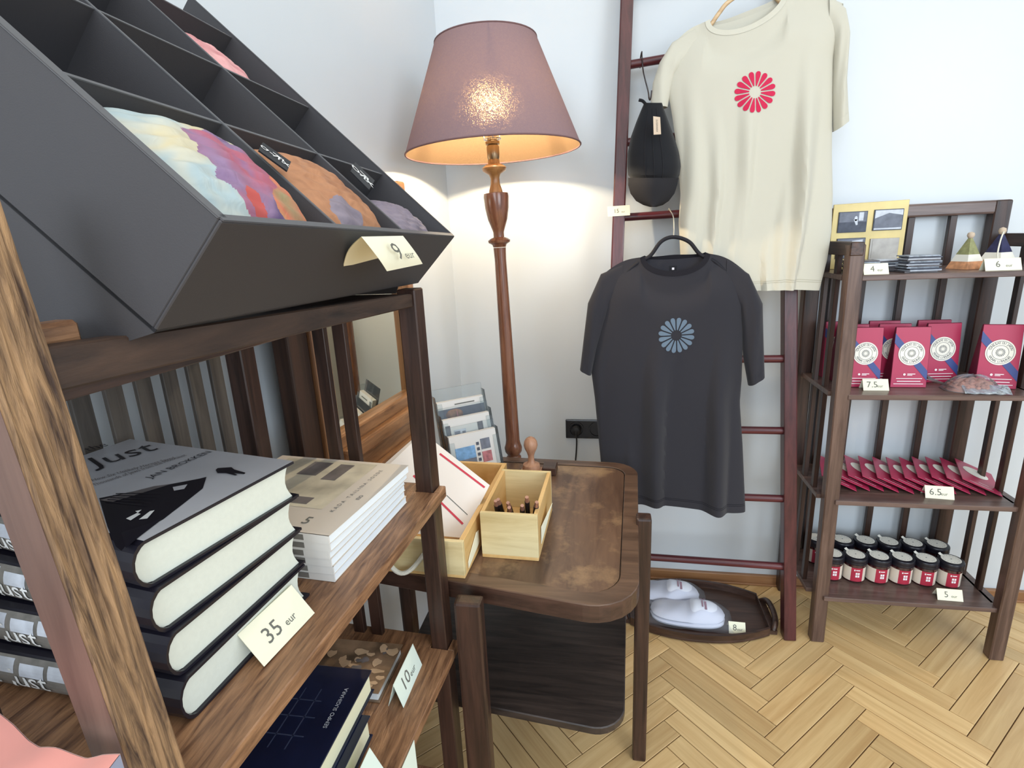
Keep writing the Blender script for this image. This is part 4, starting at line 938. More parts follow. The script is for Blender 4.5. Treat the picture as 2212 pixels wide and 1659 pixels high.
for u0, w0, w_, h_, kd, lab in MG:
    w_ = min(w_, .076); h_ = .058
    root = thing('picture_magnet', hc(u0+w_/2, -.002, w0), lab, 'magnet', 'picture magnets on the display board')
    b = MB(); b.box(u0, u0+w_, -.0035, -.0003, w0, w0+h_, 'pewter' if kd == 3 else 'photod', hc); part(b, 'plate', root, bevel=.0005)
    b = MB(); z_ = lambda u, w: hc(u0+u*w_, -.0041, w0+w*h_); qn = [0]
    def q4(a, c, d, e, mt):
        qn[0] += 1; k_ = Vector((0, -.00012*qn[0], 0)); b.poly([p+k_ for p in [z_(a, d), z_(c, d), z_(c, e), z_(a, e)]], mt)
    if kd == 0:
        q4(.03, .97, .04, .96, 'photo'); q4(.02, .98, .04, .5, 'photod'); b.poly([z_(.60+.055*math.cos(a), .66+.12*math.sin(a))+Vector((0, -.0005, 0)) for a in [2*PI*k/14 for k in range(14)]], 'photol'); b.poly([z_(.52, .62)+Vector((0, -.0005, 0)), z_(.66, .62)+Vector((0, -.0005, 0)), z_(.68, .36)+Vector((0, -.0005, 0)), z_(.62, .34)+Vector((0, -.0005, 0))], 'photol'); q4(.70, .86, .55, .95, 'photol')
    elif kd == 1:
        q4(.03, .97, .04, .96, 'photol'); b.poly([z_(.03, .12)+Vector((0, -.0005, 0)), z_(.97, .12)+Vector((0, -.0005, 0)), z_(.97, .70)+Vector((0, -.0005, 0)), z_(.5, .82)+Vector((0, -.0005, 0)), z_(.03, .58)+Vector((0, -.0005, 0))], 'photo')
        q4(.08, .28, .2, .45, 'photod'); q4(.45, .52, .6, .75, 'photod')
    elif kd == 2:
        q4(.03, .97, .04, .96, 'photo'); b.poly([z_(*q)+Vector((0, -.0005, 0)) for q in ((.06, .42), (.3, .5), (.3, .86), (.06, .80))], 'photol'); b.poly([z_(*q)+Vector((0, -.0005, 0)) for q in ((.52, .5), (.9, .55), (.9, .92), (.52, .86))], 'photol'); b.poly([z_(.84+.11*math.cos(a), .22+.16*math.sin(a))+Vector((0, -.0005, 0)) for a in [2*PI*k/16 for k in range(16)]], 'photol')
        for k in range(3): b.poly([z_(*q)+Vector((0, -.0008, 0)) for q in ((.10+k*.06, .5), (.13+k*.06, .51), (.13+k*.06, .72), (.10+k*.06, .71))], 'photod')
    else:
        q4(.08, .98, .02, .94, 'pewter')
    part(b, 'picture', root)
k0 = 0
for (cx, cy, nn, lab, mts) in ((.672, 1.64, 9, 'left stack, behind the 4 eur card', ('plate', 'plated')), (.742, 1.655, 9, 'middle stack', ('plate', 'plated')), (.793, 1.60, 12, 'right stack', ('plate', 'plate'))):
    for k in range(nn):
        f = frame((cx+rnd.uniform(-.004, .004), cy+rnd.uniform(-.004, .004), z1+.0002+k*.0036), R(rnd.uniform(-7, 7)))
        b = MB(); b.box(-.038, .038, -.027, .027, 0, .0028, ('plate', 'photod', 'photol', 'plated')[(k*3+int(cx*100)) % 4] if mts[1] == 'plate' or k > 3 else 'plated', f)
        o = b.build('picture_magnet'); ordn = ['lowest', 'second', 'third', 'fourth', 'fifth', 'sixth', 'seventh', 'eighth', 'ninth', 'tenth', 'eleventh', 'twelfth'][k]
        tag(o, '%s grey magnet up in the %s on the top board' % (ordn, lab.split(',')[0]), 'magnet', 'magnets in the '+lab.split(',')[0]+' on the top board')
def pyramid(x, y, s, h, rot, m1, m2, label):
    f = frame((x, y, z1), R(rot)); root = thing('tea_pyramid', f(0, 0, 0), label, 'packet'); a = s/2
    q = [f(-a, -a, 0), f(a, -a, 0), f(a, a, 0), f(-a, a, 0)]; ap = .10
    tq = [p.lerp(f(0, 0, h), 1-ap) for p in q]; lo = [p.lerp(f(0, 0, h), .42) for p in q]; l2 = [p.lerp(f(0, 0, h), .22) for p in q]
    b = MB(); R4 = [(i, (i+1) % 4, 4+(i+1) % 4, 4+i) for i in range(4)]
    b.add(q+l2, R4, m1); b.add(l2+lo, R4, 'label'); b.add(lo+tq, R4, m2); b.poly([q[3], q[2], q[1], q[0]], m1); b.poly(tq, m2); part(b, 'paper_pyramid', root, weld=True)
    b = MB(); b.lathe([(.0008, h*.86), (.006, h*.9), (.0085, h*.97), (.007, h*1.04), (.0008, h*1.07)], f(0, 0, 0), 'kraft', 14, cap=False); part(b, 'knot', root, smooth=True)
    return root, f
r1, f1 = pyramid(.934, 1.655, .060, .088, 20, 'tea', 'teag', 'orange and green paper tea pyramid on the top board')
r2, f2 = pyramid(.999, 1.645, .066, .096, 24, 'tea', 'teab', 'indigo paper tea pyramid with a cream cord, behind the 6 eur card')
b = MB(); b.tube(smoothpath([f2(0, -.004, .094), f2(-.03, -.02, .070), f2(-.052, -.035, .034), f2(-.050, -.045, .012), f2(-.036, -.048, .003), f2(-.010, -.050, .002)]), .0017, 'rope', 8); part(b, 'cord', r2, smooth=True)

# ------------------------------------------------------------------ floor tray with slippers
tc_ = Vector((.285, 1.63, .004)); HX, HY = .215, .142
trn = thing('oval_tray', tc_, 'dark oval wooden tray with handle ends on the floor under the ladder', 'tray')
def outl(k, n=24, sx=1, sy=1):
    out = []
    for i in range(n+1): u = -1+2*i/n; out.append((HX*u*sx, -(HY*sy)*(1-.40*abs(u)**2.2)))
    for i in range(n+1): u = 1-2*i/n; out.append((HX*u*sx, (HY*sy)*(1-.40*abs(u)**2.2)))
    return [tc_+Vector((x, y, k)) for x, y in out]
b = MB(); b.prism(outl(0), (0, 0, .008), 'dark_x'); part(b, 'tray_floor', trn, bevel=.001)
b = MB(); o1, i1, o2, i2 = outl(.008), outl(.008, sx=.985, sy=.93), outl(.030, sx=1.0, sy=1.02), outl(.030, sx=.985, sy=.95); n = len(o1)
for ring_ in ((o1, o2), (o2, i2), (i2, i1)):
    b.add(ring_[0]+ring_[1], [(i, (i+1) % n, n+(i+1) % n, n+i) for i in range(n)], 'dark_x')
part(b, 'rim', trn, weld=True, smooth=True)
for s_ in (1, -1):
    b = MB(); xh = tc_.x+s_*(HX+.012); P_ = []
    b.box(xh-.012, xh+.012, tc_.y-.078, tc_.y+.078, .004, .018, 'dark_x'); b.tube(smoothpath([(xh, tc_.y-.074, .014), (xh+s_*.012, tc_.y-.05, .034), (xh+s_*.016, tc_.y, .040), (xh+s_*.012, tc_.y+.05, .034), (xh, tc_.y+.074, .014)]), .009, 'dark_x', 10); part(b, 'handle', trn, smooth=True)
def slippers(c, th, label):
    f = frame(c, R(th)); root = thing('slipper_pack', c, label, 'slippers', 'packs of white slippers on the tray')
    def prof(u):  # half width along the length
        return .046*(1-abs((u-.3)/1.32)**3.2)**.55 if abs((u-.3)/1.32) < 1 else 0
    def sh_(i, j, k, up):
        u = -1+2*j; w = .052*max(0, 1-abs(u)**5)**.5*(1+.10*math.cos(2.2*u)); a = -1+2*i
        hgt = .016+.020*SM((u+.05)*4)*(1-SM((u-.55)*2)*.5)
        return f(.118*u, a*w, (.010+k*.012)+(hgt*(1-abs(a)**2.6)*max(0, 1-abs(u)**6) if up else -.004))
    for k in (0, 1):
        b = MB(); b.grid(lambda i, j: sh_(i, j, k, True)+Vector((0, .004*k, 0)), 20, 34, 'shoe'); b.grid(lambda i, j: sh_(i, j, k, False)+Vector((0, .004*k, 0)), 6, 34, 'shoe'); part(b, 'slipper', root, smooth=True, weld=True)
    b = MB(); lp = lambda u, a: sh_((a+1)/2, (u+1)/2, 1, True)+Vector((0, .004, .0030))
    b.add([lp(.42+.07*math.cos(t), .45+.17*math.sin(t)) for t in [2*PI*k/16 for k in range(16)]]+[lp(.42+.035*math.cos(t), .45+.08*math.sin(t)) for t in [2*PI*k/16 for k in range(16)]], [(i, (i+1) % 16, 16+(i+1) % 16, 16+i) for i in range(16)], 'logo')
    b.poly([lp(.37, .18), lp(.41, .18), lp(.41, -.35), lp(.37, -.35)], 'logo'); b.poly([lp(.44, .12), lp(.50, .12), lp(.50, -.5), lp(.44, -.5)], 'logo'); part(b, 'logo_print', root)
    b = MB(); b.grid(lambda i, j: f(.140*(2*j-1), .062*math.cos(PI*i)*(1-.1*abs(2*j-1)**6), .002+.052*math.sin(PI*i)**.7*max(.03, 1-abs(2*j-1)**5)*(.75+.25*SM(j*3-1))+.0015*math.sin(23*j+9*i)), 24, 30, 'film')
    part(b, 'film_bag', root, smooth=True)
slippers((.255, 1.592, .0125), -3, 'front pack of white slippers in clear film, beside the 8 eur card')
slippers((.190, 1.690, .0125), -3, 'rear pack of white slippers in clear film, nearer the wall')
tent('price_card', (.400, 1.530, .0125), .050, .036, R(-2), R(34), ('8', 'eur'), 'cream 8 eur card leaning on the slipper tray')

# ------------------------------------------------------------------ hardback stack on the middle board
BZ = .8455; BT_ = .0435; BW, BL = .187, .272
def hardback(o, rot, T, Wd, Ln, jacket, page, label, grp, spine=None, base_z=0):
    """o = near corner of the spine end, u across the cover, v along the spine towards the wall"""
    U = Vector((math.sin(R(rot)), math.cos(R(rot)), 0)); Vv = Vector((-math.cos(R(rot)), math.sin(R(rot)), 0)); o = Vector(o)
    f = lambda u, v, w: o+U*u+Vv*v+Vector((0, 0, w))
    root = thing('hardback_book', f(Wd/2, Ln/2, 0), label, 'book', grp)
    c = .0028
    # page block: rounded at the spine, hollow at the fore edge
    prof = []
    for i in range(9):
        a = PI/2+PI*i/8; prof.append((.016+.0125*math.cos(a)*1.05, T/2+(T/2-c)*math.sin(a)))
    for i in range(7):
        t = i/6; prof.append((Wd-.006-.007*math.sin(PI*t), c+(T-2*c)*t))
    b = MB(); b.prism([f(u, .004, w) for u, w in prof], Vv*(Ln-.008), page); part(b, 'page_block', root)
    b = MB()
    outer = []
    for i in range(9):
        a = PI/2+PI*i/8; outer.append((.014+.014*math.cos(a), T/2+(T/2)*math.sin(a)))
    inner = [(u+.0022 if u < .013 else u, T/2+(w-T/2)*(1-c*2/T)) for u, w in outer]
    ca_, cb_ = outer+[(Wd, 0), (Wd, c)], None
    loop = [(Wd, T-.0002), *outer, (Wd, 0), (Wd, c), *reversed(inner), (Wd, T-c)]
    n = len(loop); P0 = [f(u, 0, w) for u, w in loop]; P1 = [f(u, Ln, w) for u, w in loop]
    b.add(P0+P1, [(i, (i+1) % n, n+(i+1) % n, n+i) for i in range(n)], jacket)
    m_ = n//2; b.add(P0, [(i, i+1, n-2-i, n-1-i) for i in range(m_-1)], jacket); b.add(P1, [(n-1-i, n-2-i, i+1, i) for i in range(m_-1)], jacket)
    part(b, 'jacket', root)
    return root, f, U, Vv
bots = [(-.367, .322, 3.6), (-.373, .325, 5.2), (-.3795, .3262, 8.0), (-.386, .327, 11.3)]
for i, (x, y, rot) in enumerate(bots):
    lab = ['lowest navy hardback of the four-book stack on the middle board', 'second navy hardback from the bottom of the four-book stack', 'third navy hardback from the bottom of the four-book stack', 'top hardback with a grey cover reading Just, on the middle board'][i]
    root, f, U, Vv = hardback((x, y, BZ+i*BT_), rot, BT_-.0004, BW, BL, 'cover_navy', 'pages', lab, 'hardbacks stacked on the middle board')
    # spine: grey picture panel with white title, publisher's name near the foot
    def sp_(v, a, off=.0006):
        an = R(a); return f(.014-(.014+off)*math.cos(an), v, BT_/2+(BT_/2)*math.sin(an))
    b = MB(); b.grid(lambda p, q: sp_(.125+.135*p, -58+116*q), 6, 10, 'spine_grey')
    for v0, v1, a0, a1 in ((.128, .150, 8, 45), (.155, .185, 5, 40), (.192, .225, 10, 50)): b.grid(lambda p, q: sp_(v0+(v1-v0)*p, a0+(a1-a0)*q, .0009), 3, 4, 'photol')
    ctr = sp_(.147, -30, .0022); V_, F_ = glyphs('the Just', 'RIGHT', 1.0)
    b.add([sp_(.151-x_*.034, math.degrees(math.asin(max(-.97, min(.97, (.011+y_*.028-BT_/2)/(BT_/2))))), .0016) for x_, y_ in V_], F_, 'cover_wht')
    ctr = sp_(.052, -5, .0016); b.text('SCRIBE', ctr, Vector((0, 0, 1))*1.0, Vv, .0092, 'cover_wht')
    part(b, 'spine_print', root)
    if i == 3:
        T_ = BZ+4*BT_-.0004+.0004
        tv = lambda px, py, o=0: at_z(px, py, T_+o)
        inv = lambda px, py: (lambda d: (d.dot(U), d.dot(Vv)))(tv(px, py)-f(0, 0, 0))
        b = MB(); b.poly([f(.014, .0, T_-BZ-3*BT_), f(BW, 0, T_-BZ-3*BT_), f(BW, BL, T_-BZ-3*BT_), f(.014, BL, T_-BZ-3*BT_)], 'cover_grey')
        def pp(pts, mt, o=.0003): b.poly([tv(*q, o) for q in pts], mt)
        pp([(232, 1138), (214, 1076), (372, 1045), (430, 1034), (446, 1030), (438, 1055), (400, 1085), (352, 1122), (300, 1148), (262, 1190), (250, 1180)], 'cover_blk')
        pp([(272, 1184), (262, 1150), (330, 1128), (365, 1110), (300, 1160)], 'cover_navy', .0005)
        pp([(216, 1080), (333, 1050), (372, 1045), (240, 1085)], 'magdark', .0006)
        for k in range(5): pp([(226+k*6, 1082-k*4.2), (318+k*9, 1092-k*7), (318+k*9, 1093.5-k*7), (226+k*6, 1084-k*4.2)], 'cover_navy', .0008)
        pp([(373, 1052), (405, 1046), (398, 1056), (376, 1060)], 'cover_grey', .0008)
        for q in ([(272, 1120), (296, 1108), (304, 1110), (282, 1124)], [(300, 1122), (324, 1104), (334, 1102), (318, 1120)], [(292, 1104), (306, 1101), (298, 1108)]): pp(q, 'cover_wht', .0009)
        pp([(466, 1015), (470, 1011), (500, 1009), (506, 1014), (530, 1021), (528, 1024), (505, 1022), (513, 1026), (508, 1027), (488, 1022), (470, 1022)], 'cover_blk', .0008)
        ux = tv(500, 1000)-tv(300, 1000)
        along = -Vv  # text lines run from the fore side towards the viewer's right
        tx = (tv(340, 962)-tv(235, 1008)); ty = Vector((0, 0, 1)).cross(tx)
        def wr(s_, a, c, h, mt='cover_blk', o=.0008):
            A_, D_ = tv(*a, o), tv(*c, o); x_ = (D_-A_); V_, F_ = glyphs(s_, 'LEFT', 1.0); wmax = max(v[0] for v in V_); sc = x_.length/wmax; y_ = Vector((0, 0, 1)).cross(x_).normalized()
            x_.normalize(); b.add([A_+x_*(v[0]*sc)+y_*(v[1]*h) for v in V_], F_, mt)
        wr('Just', (205, 1010), (343, 970), .062)
        wr('the', (190, 975), (235, 962), .030)
        wr('How Six Unlikely Heroes Saved', (199, 1040), (378, 990), .013, 'magdark'); wr('Thousands of Jews from the Holocaust', (203, 1050), (404, 984), .013, 'magdark')
        wr('JAN BROKKEN', (326, 1034), (458, 976), .015, 'cover_blk')
        part(b, 'cover_print', root)
# magazine stack: six pale paperbacks
mz = BZ; mt_ = .01135
for i in range(6):
    rot = 3.5+[.4, -.2, .5, .9, 1.6, 2.6][i]; U = Vector((math.sin(R(rot)), math.cos(R(rot)), 0)); Vv = Vector((-math.cos(R(rot)), math.sin(R(rot)), 0))
    o = Vector((-.3365+.0006*i+[0, .0003, -.0012, -.002, .0006, .0008][i], .5365-.0012*i, mz+i*mt_)); LU = .213; LV = .235
    sag = lambda u: 0
    f = lambda u, v, w, o=o, U=U, Vv=Vv: o+U*u+Vv*v+Vector((0, 0, w))
    root = thing('magazine', f(.1, .11, 0), ['lowest pale magazine of the six-volume stack on the middle board', 'second magazine from the bottom of the pale stack', 'third magazine from the bottom of the pale stack', 'fourth magazine from the bottom of the pale stack', 'fifth magazine from the bottom, just under the top one', 'top magazine of the pale stack, with a faded photo cover'][i], 'magazine', 'pale magazines stacked on the middle board')
    b = MB(); b.box(.002, LU-.001, .001, LV-.002, .0005, mt_-.0007, 'pages_w', f); part(b, 'page_block', root)
    b = MB(); b.box(0, LU, 0, LV, 0, .0005, 'mag', f); b.box(0, LU, 0, LV, mt_-.0007, mt_-.0002, 'mag', f); b.box(-.0004, .0012, 0, LV, 0, mt_-.0002, 'spinew', f); part(b, 'cover', root)
    b = MB(); sg = lambda v0, v1, w0, w1, mt: b.poly([f(-.0009, v0, w0), f(-.0009, v1, w0), f(-.0009, v1, w1), f(-.0009, v0, w1)], mt)
    sg(.036, .058, .002, .0095, 'spine_grey'); sg(.060, .067, .005, .0095, 'magdark'); sg(.062, .066, .001, .004, 'magdark')
    part(b, 'spine_print', root)
    if i == 5:
        b = MB(); zt_ = mt_
        q4 = lambda u0, u1, v0, v1, mt, o_=.0001: b.poly([f(u0, v0, zt_+o_), f(u1, v0, zt_+o_), f(u1, v1, zt_+o_), f(u0, v1, zt_+o_)], mt)
        q4(.058, .205, .050, .215, 'magpic'); q4(.150, .198, .125, .16, 'magdark', .0004); q4(.140, .196, .085, .110, 'magdark', .0004); q4(.066, .085, .08, .14, 'magdark', .0004)
        b.text('K A D A   T A I L I N A   S O S D E', f(.120, .030, zt_+.0005), U, Vv, .0085, 'labelink', space=1.05)
        b.text('no', f(.098, .014, zt_+.0005), U, Vv, .013, 'labelink'); b.text('5', f(.020, .050, zt_+.0005), Vv*-1, U, .024, 'ink')
        part(b, 'cover_print', root)
# price card 35
c0, c1 = at_z(571, 1440, BZ+.001), at_z(680, 1324, BZ+.001)
d = c1-c0; tent('price_card', (c0+c1)/2, d.length, .042, math.atan2(d.y, d.x), R(38), ('35', 'eur'), 'cream 35 eur card in front of the hardback stack', size=.5)
# lower board
LZ = .5305
def flatbook(A, B_, w_left, T, z, jk, pg, label, name='hardback_book', grp=None, art=None):
    """A = far right corner, B_ = near right corner (top view), body extends to the wall side"""
    A = Vector((A.x, A.y, z)); B_ = Vector((B_.x, B_.y, z)); u = (A-B_); L_ = u.length; u.normalize(); v = Vector((0, 0, 1)).cross(u)
    f = lambda a, c, w: B_+u*a+v*c+Vector((0, 0, w))
    root = thing(name, f(L_/2, w_left/2, 0), label, 'book', grp)
    c = .0022
    b = MB(); b.box(.004, L_-.004, .004, w_left-.006, c, T-c, pg, f); part(b, 'page_block', root)
    b = MB(); b.box(0, L_, 0, w_left, 0, c, jk, f); b.box(0, L_, 0, w_left, T-c, T, jk, f); b.box(0, L_, w_left-.004, w_left, c, T-c, jk, f); part(b, 'cover', root, bevel=.0006)
    return root, f, L_
A = at_z(803, 1446, .6075); Bq = at_z(690, 1659, .6075); Bq = A+(Bq-A).normalized()*.245
root, f, L_ = flatbook(at_z(800, 1545, .568), at_z(800, 1545, .568)+(Bq-A), .175, .0375, LZ, 'navy', 'pages_c', 'lower of the two navy clothbound books on the bottom visible board', grp='navy books on the lower board')
root, f, L_ = flatbook(A, Bq, .175, .038, LZ+.0380, 'navy', 'pages_c', 'upper navy clothbound book with an embossed building on the lower board', grp='navy books on the lower board')
b = MB(); zt_ = .0382
b.text('SEMPO SUGIHARA', f(L_*.70, .020, zt_+.0004), f(1, 0, 0)-f(0, 0, 0), f(0, 1, 0)-f(0, 0, 0), .0085, 'photol')
for a0, a1, c0_, c1_ in ((.120, .122, .045, .14), (.150, .152, .045, .14), (.178, .180, .05, .14), (.10, .20, .060, .062), (.10, .20, .085, .087), (.10, .20, .11, .112)): b.poly([f(a0, c0_, zt_), f(a1, c0_, zt_), f(a1, c1_, zt_), f(a0, c1_, zt_)], 'embs')
part(b, 'cover_print', root)
A = at_z(870, 1390, .552); Bq = at_z(817, 1496, .552)
root, f, L_ = flatbook(A, Bq, .215, .020, LZ, 'sepia', 'pages_w', 'paperback with a sepia crowd photograph at the far end of the lower board', 'paperback_book')
b = MB(); rr = random.Random(8)
for k in range(26):
    a, c = rr.uniform(.01, L_-.01), rr.uniform(.008, .125); n_ = 7; r1_, r2_ = rr.uniform(.003, .009), rr.uniform(.004, .014); ph = rr.random()*3
    ps = [f(min(L_-.001, max(.001, a+r1_*math.cos(t+ph)*(1+.35*math.sin(3*t)))), max(.001, c+r2_*math.sin(t+ph)), .0202+.00004*k) for t in [2*PI*q/9 for q in range(9)]]
    b.poly(ps, ['sepial', 'magdark', 'sepial', 'sepial'][k % 4])
b.poly([f(.02, .150, .0212), f(L_-.01, .150, .0212), f(L_-.01, .154, .0212), f(.02, .154, .0212)], 'cover_wht'); part(b, 'cover_print', root)
c0, c1 = at_z(872, 1529, LZ), at_z(912, 1436, LZ); d = c1-c0
tent('price_card', (c0+c1)/2, d.length, .045, math.atan2(d.y, d.x), R(17), ('10', 'eur'), 'white 10 eur card at the edge of the lower board', mat='cardshade')
c0 = at_z(852, 1668, LZ); tent('price_card', c0+Vector((-.012, -.036, 0)), .07, .045, math.atan2(d.y, d.x), R(26), None, 'white card at the bottom edge of the photo on the lower board', mat='cardshade')
q = [sl(.30, -.0136, .522), sl(.375, -.0136, .526), sl(.375, -.0136, .455), sl(.30, -.0136, .455)]
b = MB(); b.prism(q, -SV*.0006, 'cardshade'); o = b.build('price_card'); tag(o, 'pale card hanging from the front edge of the lower board', 'price card')

# ------------------------------------------------------------------ black card display tray on top
KS = .78
TO = CAMP+(Vector((-.3997, .4141, 1.183))-CAMP)*KS; TL = Vector((.0023, 1.0, -.022)).normalized(); TS = Vector((-.7241, .0043, .6896)).normalized(); TN = Vector((.6897, .0011, .7241)).normalized()
tr = lambda l, s, n: TO+TL*l+TS*s+TN*n
TW, TSL, TD, CT = .69*KS, .545, .1251*KS, .0028
C1, C2 = .2175*KS, .434*KS; RW = [.192*KS, .387*KS, .588*KS]
ty = thing('display_tray', tr(TW/2, .1, 0), 'sloping black cardboard display tray of cloth pouches on top of the left shelf', 'display tray')
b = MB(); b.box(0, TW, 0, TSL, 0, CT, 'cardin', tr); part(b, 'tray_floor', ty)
b = MB(); b.box(0, TW, 0, CT, 0, TD, 'card', tr); b.box(.001, TW-.001, .0, CT+.0045, TD-.0005, TD+.0012, 'cardedge_lit', tr); part(b, 'front_panel', ty, bevel=.0008)
for l in (0, TW-CT):
    b = MB(); b.box(l, l+CT, CT, TSL, 0, TD, 'card', tr); b.box(l-.0004, l+CT+(.006 if l == 0 else 0), CT, TSL, TD-.0005, TD+.0012, 'cardedge_lit', tr)
    part(b, 'side_panel', ty, bevel=.0006)
    P_ = [tr(l, .004, .0), tr(l, .42, .0), Vector((tr(l, .42, 0).x, tr(l, .42, 0).y, 1.203)), Vector((tr(l, .05, 0).x, tr(l, .05, 0).y, 1.203))]
    P_ = [tr(l+.0005, .0, .0), tr(l+.0005, .42, .0)]; x4 = tr(l, .42, 0); x3 = tr(l, .02, 0)
    zb = 1.172 if l == 0 else 1.170
    P_ += [Vector((x4.x, x4.y, zb)), Vector((x3.x-.024, x3.y, zb)), Vector((x3.x-.016, x3.y, 1.19))]
    b = MB(); b.prism(P_, TL*(.002 if l == 0 else -.002), 'card'); part(b, 'stand_panel', ty)
for l in (C1, C2):
    b = MB(); b.box(l-CT/2, l+CT/2, CT, TSL, CT, TD-.003, 'card', tr); b.box(l-CT/2-.0003, l+CT/2+.0003, CT, TSL, TD-.0035, TD-.0025, 'cardedge_lit', tr); part(b, 'divider', ty)
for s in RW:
    b = MB(); b.box(CT, TW-CT, s-CT/2, s+CT/2, CT, TD-.004, 'card', tr); b.box(CT, TW-CT, s-CT/2-.0003, s+CT/2+.0003, TD-.0045, TD-.0035, 'cardedge_lit', tr); part(b, 'divider', ty)
def tnorm(px, py, n):  # local (l, s) on a plane parallel to the tray
    w = on_plane(px, py, tr(0, 0, n), TN)-TO; return w.dot(TL), w.dot(TS)
def pouch(l0, l1, s0, s1, nb, nt, mt, label, skew=0, zones=None, e=2.8, tagm=None, seed=0, tq=None):
    root = thing('cloth_pouch', tr((l0+l1)/2, (s0+s1)/2, nb), label, 'pouch', 'soft cloth pouches in the display tray')
    def F(i, j, up):
        a, c = 2*i-1, 2*j-1; ia = a; sa_ = c
        edge = max(0, (1-abs(a)**e))**.55*max(0, (1-abs(c)**e))**.55
        sh = 1-.07*math.cos(PI*a/2)*0-.06*abs(c)*0
        l = (l0+l1)/2+(l1-l0)/2*a*(1-.10*(1-abs(c))*0)+skew*c; s = (s0+s1)/2+(s1-s0)/2*c*(1-.05*math.cos(PI*a/2)*0)
        wr = .0016*math.sin(17*a+5*c+seed)*math.sin(11*c+3*a)+.0010*math.sin(31*c+9*a+seed)
        n = nb+(nt-nb)*(.5+.5*edge if up else .5-.5*edge)+wr*edge
        return tr(l, s, n)
    b = MB(); N = 110 if zones else 56
    b.grid(lambda i, j: F(i, j, True), N, N, mt); b.grid(lambda i, j: F(i, j, False), 12, 12, mt)
    if zones:
        for j in range(N):
            for i in range(N):
                x, y = (i+.5)/N, (j+.5)/N; w = .02*math.sin(20*x+9*y)+.015*math.sin(33*y-7*x)
                for zx, zy, rx, ry, zm in zones:
                    if ((x-zx)/rx)**2+((y-zy)/ry)**2 < 1+w*6: b.mi[j*N+i] = b.mat(zm)
    part(b, 'cushion', root, smooth=True)
    if tq:   # woven black tag sewn in the side seam, standing proud of the cloth
        q = [on_plane(x, y, tr(0, 0, max(nt-.002, TD-.002)), TN) for x, y in tq]; b = MB(); b.prism(q, TN*.0015, 'cap')
        xa, ya = (q[1]-q[0]), (q[3]-q[0]); c = sum(q, Vector())/4+TN*.0021
        for k, ch in enumerate('o\u00b7-7f!x'): b.text(ch, c+xa*((k-3)*.13)-ya*.16, xa, ya, ya.length*.5, 'cover_wht')
        part(b, 'woven_tag', root)
    if tagm:
        b = MB(); (i0, j0, wd, ht) = tagm; p = F(i0, j0, True); p2 = F(i0, j0-.15, True)
        dx = (p2-p).normalized(); up_ = TN*.55+TL*.83; up_ = (up_-dx*up_.dot(dx)).normalized(); q = [p-up_*.002, p+dx*wd-up_*.002, p+dx*wd+up_*ht, p+up_*ht]
        nn = dx.cross(up_); b.prism(q, nn*.0012, 'cap'); sdn = -nn if nn.dot(CAMP-p) < 0 else nn
        b.text('s u g i h a', (q[0]+q[2])/2+sdn*.0018-up_*ht*.2, dx, up_, ht*.6, 'cover_wht'); part(b, 'woven_tag', root)
    return root
H0, H1 = .030, TD+.020
pouch(.004, C1-.004, .005, RW[0]-.006, H0, TD+.006, 'cloth1', 'pouch printed with a pale sky and a purple figure, front left compartment of the tray', 
      zones=[(.60, .36, .30, .40, 'cloth1p'), (.85, .16, .26, .2, 'cloth1t'), (.42, .17, .05, .10, 'coral'), (.80, .30, .08, .12, 'cloth1t')], seed=1, tq=[(557, 327), (619, 372), (627, 352), (566, 310)])
pouch(C1+.003, C2-.004, .005, RW[0]-.004, H0, TD+.004, 'cloth2', 'orange brown embossed pouch, front middle compartment of the tray',  seed=2, tq=[(756, 372), (796, 412), (808, 392), (766, 352)], zones=[(.35, .18, .16, .14, 'cloth3')])
pouch(C2+.003, TW-.006, .005, RW[0]-.050, H0-.01, TD-.006, 'cloth3', 'grey mauve pouch, front right compartment of the tray',  seed=3)
pouch(C1+.020, C2-.006, RW[0]+.004, RW[1]-.065, .01, TD-.045, 'cloth5', 'sand coloured pouch sunk in the middle compartment of the second row',  seed=4)
pouch(C2+.004, TW-.045, RW[1]+.004, RW[2]-.02, .01, TD-.012, 'cloth4', 'rose pink pouch in the right compartment of the third row',  seed=5)
pouch(C2+.004, TW-.03, RW[0]+.004, RW[1]-.10, .005, TD-.055, 'cloth3', 'grey pouch low in the right compartment of the second row',  seed=6)
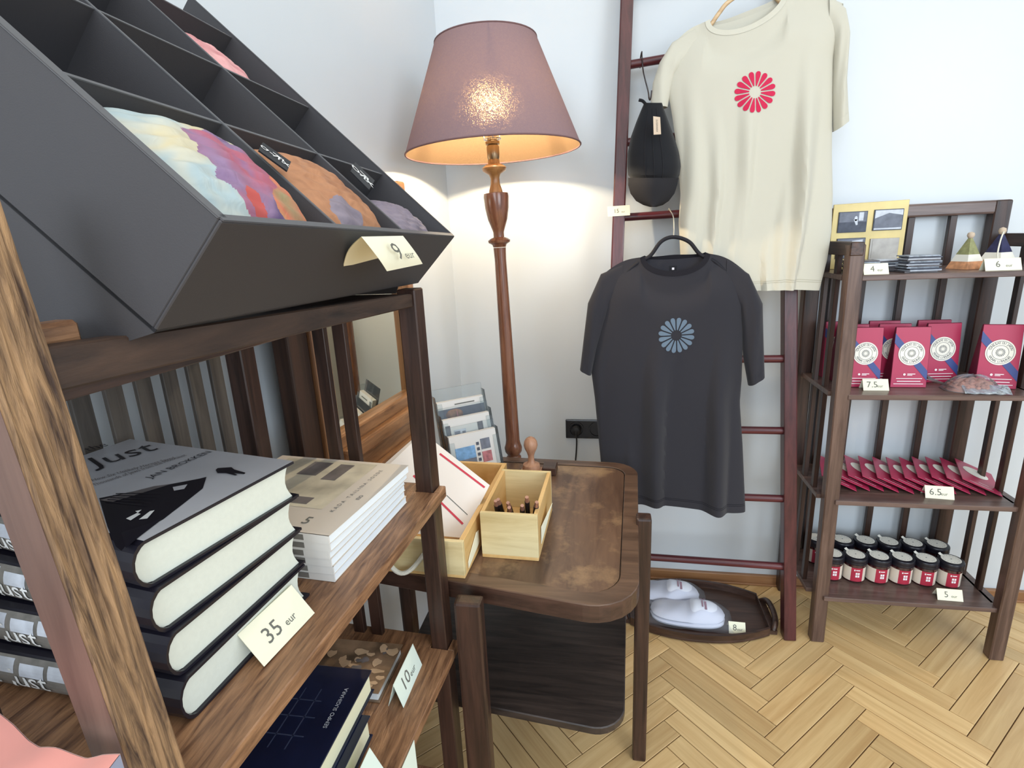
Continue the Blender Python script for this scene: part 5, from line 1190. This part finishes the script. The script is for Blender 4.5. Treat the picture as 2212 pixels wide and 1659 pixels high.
# 9 eur card astride the front edge
P9 = [on_plane(x, y, tr(0, -o_, 0), TS) for x, y, o_ in ((781, 512, .022), (871, 510, .022), (913, 570, .046), (836, 586, .046), (742, 575, .003), (826, 563, .003))]
root = thing('price_card', P9[3], 'cream folded 9 eur card on the front of the black display tray', 'price card', 'folded price cards')
def curl(A, B_, C_, D_, k, m):
    b = MB(); g = lambda i, j: (A.lerp(B_, i)).lerp(D_.lerp(C_, i), j)-TS*k*math.sin(PI*j)*1.0
    b.grid(g, 6, 10, m); b.grid(lambda i, j: g(i, j)+TS*.0005, 6, 10, m); return b
b = curl(P9[0], P9[1], P9[2], P9[3], .004, 'paper'); part(b, 'front_panel', root, smooth=True)
b = curl(P9[0], P9[1], P9[5], P9[4], -.004, 'paper'); part(b, 'back_panel', root, smooth=True)
b = MB(); A, B_, C_, D_ = P9[:4]; xa = (B_-A).normalized(); ya = (A-D_).normalized(); nn = xa.cross(ya).normalized(); nn = nn if nn.dot(CAMP-A) > 0 else -nn; ce = (A+B_+C_+D_)/4+nn*.0085
b.text('9', ce-xa*.014-ya*.012, xa, ya, .042, 'ink'); b.text('eur', ce+xa*.012-ya*.012, xa, ya, .020, 'ink'); part(b, 'lettering', root)

# ------------------------------------------------------------------ pink satin pouch at the near left
pz = .945
pd = thing('cloth_stand', (-.45, .06, 0), 'small dark stand at the near left corner under the pink satin cloth', 'stand')  # stand added to hold up the cloth; its real support is unseen
b = MB(); b.box(-.62, -.33, -.02, .185, .905, .925, 'dark_y'); part(b, 'stand_top', pd, bevel=.002)
for x in (-.60, -.35):
    for y in (0.0, .165):
        b = MB(); b.box(x-.014, x+.014, y-.014, y+.014, 0, .905, 'dark_z'); part(b, 'leg', pd, bevel=.002)
tops = [(-60, 1500), (0, 1546), (30, 1568), (60, 1597), (85, 1615), (120, 1619), (150, 1627), (185, 1636), (220, 1631), (259, 1633)]
def pk(i, j):
    f_ = i*(len(tops)-1); k = min(int(f_), len(tops)-2); t = f_-k; x = tops[k][0]+(tops[k+1][0]-tops[k][0])*t; y = tops[k][1]+(tops[k+1][1]-tops[k][1])*t
    p = at_z(x, y, .9475); q = Vector((p.x+.02, p.y-.13, .9475))
    r_ = p.lerp(q, j); return r_+Vector((0, 0, .0012*math.sin(14*i+9*j)-.0))
pk_ = thing('satin_cloth', at_z(120, 1640, .927), 'folded pink satin cloth with a wavy edge at the bottom left corner', 'cloth')
b = MB(); b.grid(pk, 60, 12, 'pink'); b.grid(lambda i, j: pk(i, j)+Vector((0, 0, -.020)), 60, 12, 'lilac'); part(b, 'fold', pk_, smooth=True)
b = MB(); b.grid(lambda i, j: pk(i, 0)+Vector((0, .0005, -.020*j)), 60, 3, 'pinkedge'); b.grid(lambda i, j: pk(1, i)+Vector((.0005, 0, -.020*j)), 12, 3, 'lilac'); part(b, 'hem', pk_, smooth=True)
